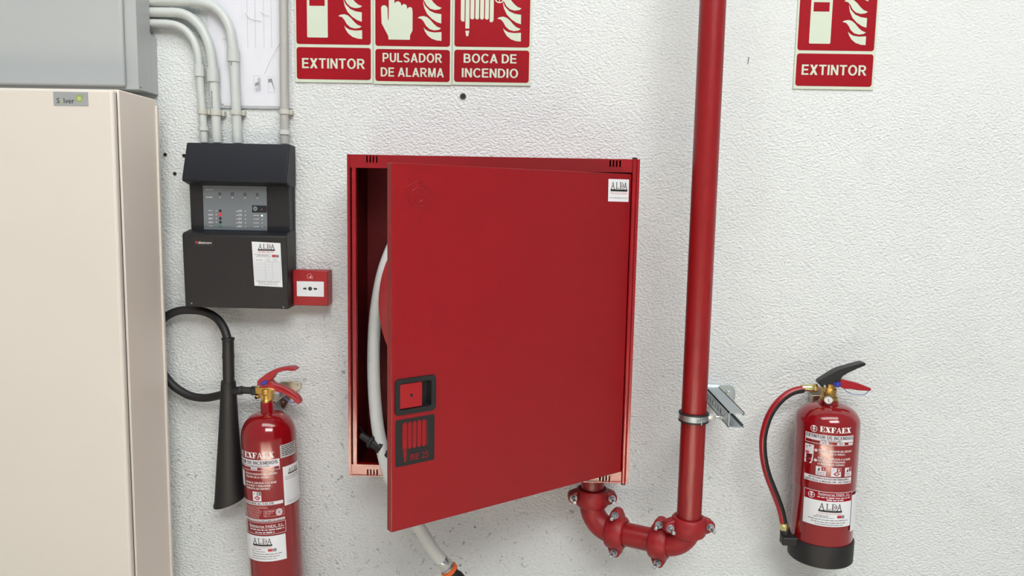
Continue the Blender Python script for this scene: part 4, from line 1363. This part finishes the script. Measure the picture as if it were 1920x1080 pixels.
def co2_print():
    Lf, Rr = -97, 38.2
    shield(P, dc(-52), Vc(.9230), .0090)
    P.serif('brand_lettering', 'white', 'EXFAEX', dc(-41), dc(28), Vc(.9160), .0155, .03)
    P.rect('white_band', 'inkblue', dc(Lf), Vc(.8915), dc(Rr), Vc(.9115), .0004)
    P.frame('white_outline', 'inkblue', dc(Lf), Vc(.8825), dc(Rr), Vc(.9115), .0012, .0004)
    P.sans('band_lettering', 'ink', 'EXTINTOR DE INCENDIOS', dc(-84), dc(34), Vc(.8995), .0088, .14, .0008)
    P.text('band_lettering', 'ink', '5 Kg. ANHIDRIDO DE CARBONICO CO2', dc(-80), dc(16), Vc(.8932), .0034, .015, .0008)
    P.rrect('white_outline', 'inkblue', dc(-24), Vc(.8848), dc(-8), Vc(.8910), .0028, .0006)
    P.text('band_lettering', 'ink', '89 B', dc(-20), dc(-11), Vc(.8862), .0034, 0, .0009)
    P.rect('picture', 'inkblue', dc(-75), Vc(.834), dc(-47), Vc(.878), .0004)
    for z, s, b in ((.8710, 'SACAR EL PASADOR DEL SEGURO', 32), (.8625, '- TIRANDO DE LA ANILLA -', 16.5), (.8470, 'DIRIGIR EL DIFUSOR A LA BASE', 29.5), (.8390, 'DEL FUEGO Y PRESIONAR', 17.5), (.8312, 'LA MANETA DE DISPARO', 15.5)):
        P.text('instruction_lettering', 'white', s, dc(-43), dc(b), Vc(z), .0048, .012)
    P.rect('class_box', 'inkblue', dc(-23), Vc(.8000), dc(-3), Vc(.8255), .0004)
    P.rect('class_mark', 'ink', dc(-12), Vc(.8160), dc(-4), Vc(.8245), .0008)
    P.text('class_letter', 'white', 'B', dc(-10), dc(-6), Vc(.8175), .0055, .02, .0011)
    P.poly('class_mark', 'signred', [(dc(-19), Vc(.8085)), (dc(-12), Vc(.8020)), (dc(-5), Vc(.8085)), (dc(-12), Vc(.8150))], .0008)
    P.rect('class_letter', 'inkblue', dc(-15.5), Vc(.8075), dc(-8.5), Vc(.8095), .0011)
    P.rect('class_letter', 'inkblue', dc(-12.9), Vc(.8050), dc(-11.1), Vc(.8120), .0011)
    P.line('class_mark', 'ink', [(dc(-21), Vc(.8170)), (dc(-16), Vc(.8230))], .0010, .0008)
    P.rect('white_band', 'inkblue', dc(Lf), Vc(.7885), dc(41), Vc(.7975), .0004)
    P.sans('band_lettering', 'ink', 'NO EXPONER AL CALOR', dc(-58), dc(22), Vc(.7905), .0052, .14, .0008)
    for k in range(9):
        P.greek('fine_print', 'inkpink', dc(-50), dc((8, 10, -8, -4, -5, -6, -8, -9, -9)[k]), Vc(.7835-k*.0038), .0015, .0005, k)
    P.frame('white_outline', 'inkpink', dc(0), Vc(.7570), dc(42), Vc(.7750), .0008, .0005)
    for k in range(4):
        P.greek('fine_print', 'inkpink', dc(2), dc((22, 20, 14, 8)[k]), Vc(.7700-k*.0042), .0020, .0005, k+5)
    P.disc('seal', 'inkblue', dc(31.5), Vc(.7665), .0088, .0006, rv=.0098)
    P.ring('seal_ink', 'inkred', dc(31.5), Vc(.7665), .0058, .0068, .0009)
    P.disc('seal_ink', 'inkgrey', dc(31.5), Vc(.7665), .0028, .0009)
    P.rect('white_band', 'inkblue', dc(Lf), Vc(.7440), dc(43), Vc(.7500), .0004)
    P.greek('fine_print', 'inkgrey', dc(-45), dc(40), Vc(.7455), .0026, .0008, 7)
    P.frame('white_outline', 'inkblue', dc(-62), Vc(.7085), dc(44), Vc(.7410), .0010, .0005)
    P.text('header_lettering', 'inkblue', 'Extintores FAEX, S.L.', dc(-38), dc(40), Vc(.7275), .0066, .015, .0006)
    P.rect('header_lettering', 'inkblue', dc(-38), Vc(.7255), dc(40), Vc(.7262), .0006)
    P.greek('header_lettering', 'inkblue', dc(-36), dc(40), Vc(.7195), .0034, .0006, 3)
    P.greek('header_lettering', 'inkblue', dc(-22), dc(20), Vc(.7125), .0034, .0006, 4)
    P.rect('installer_sticker', 'sticker', dc(-60), Vc(.6340), dc(42), Vc(.7040), .0005)
    P.alda('logo', dc(-30), dc(13.8), Vc(.6765), .0010)
    P.text('faded_print', 'inkpink', 'INSTALACIONES', dc(-30), dc(13), Vc(.6712), .0036, 0, .001)
    P.greek('fine_print', 'inkgrey', dc(-32), dc(-10), Vc(.6660), .0020, .001, 1)
    P.greek('fine_print', 'inkgrey', dc(-34), dc(-1), Vc(.6600), .0018, .001, 2)
    P.rect('red_stamp', 'inkred', dc(4.5), Vc(.6615), dc(14), Vc(.6685), .001)
    P.rect('red_stamp', 'inkgrey', dc(14.5), Vc(.6610), dc(22), Vc(.6690), .001)
    P.greek('fine_print', 'inkgrey', dc(-34), dc(32), Vc(.6530), .0024, .001, 3)
    P.greek('fine_print', 'inkgrey', dc(-34), dc(29), Vc(.6465), .0024, .001, 9)
    P.text('fine_print', 'ink', 'www.aldainstalaciones.com', dc(-36), dc(21), Vc(.6400), .0034, 0, .001)
    # stickers on the right flank
    P.rect('silver_sticker', 'silver', dc(40.5), Vc(.9100), dc(84), Vc(.9450), .0005)
    for k in range(6):
        P.greek('fine_print', 'ink', dc(44), dc(80), Vc(.9395-k*.0048), .0024, .0008, k+60)
    P.rect('inspection_sticker', 'sticker', dc(44), Vc(.7790), dc(100), Vc(.8850), .0005)
    P.alda('logo', dc(56), dc(88), Vc(.8620), .0010)
    for k in range(3):
        P.greek('fine_print', 'inkgrey', dc(48), dc(92), Vc(.8560-k*.0040), .0015, .0008, k+80)
    for k in range(10):
        P.rect('table_lines', 'papergrey', dc(49), Vc(.8400-k*.0052), dc(96), Vc(.8404-k*.0052), .0008)
    for k in range(2):
        P.greek('fine_print', 'inkgrey', dc(50), dc(92), Vc(.7880-k*.0045), .0015, .0008, k+90)


co2_print()
P.done(cbody, local=True)
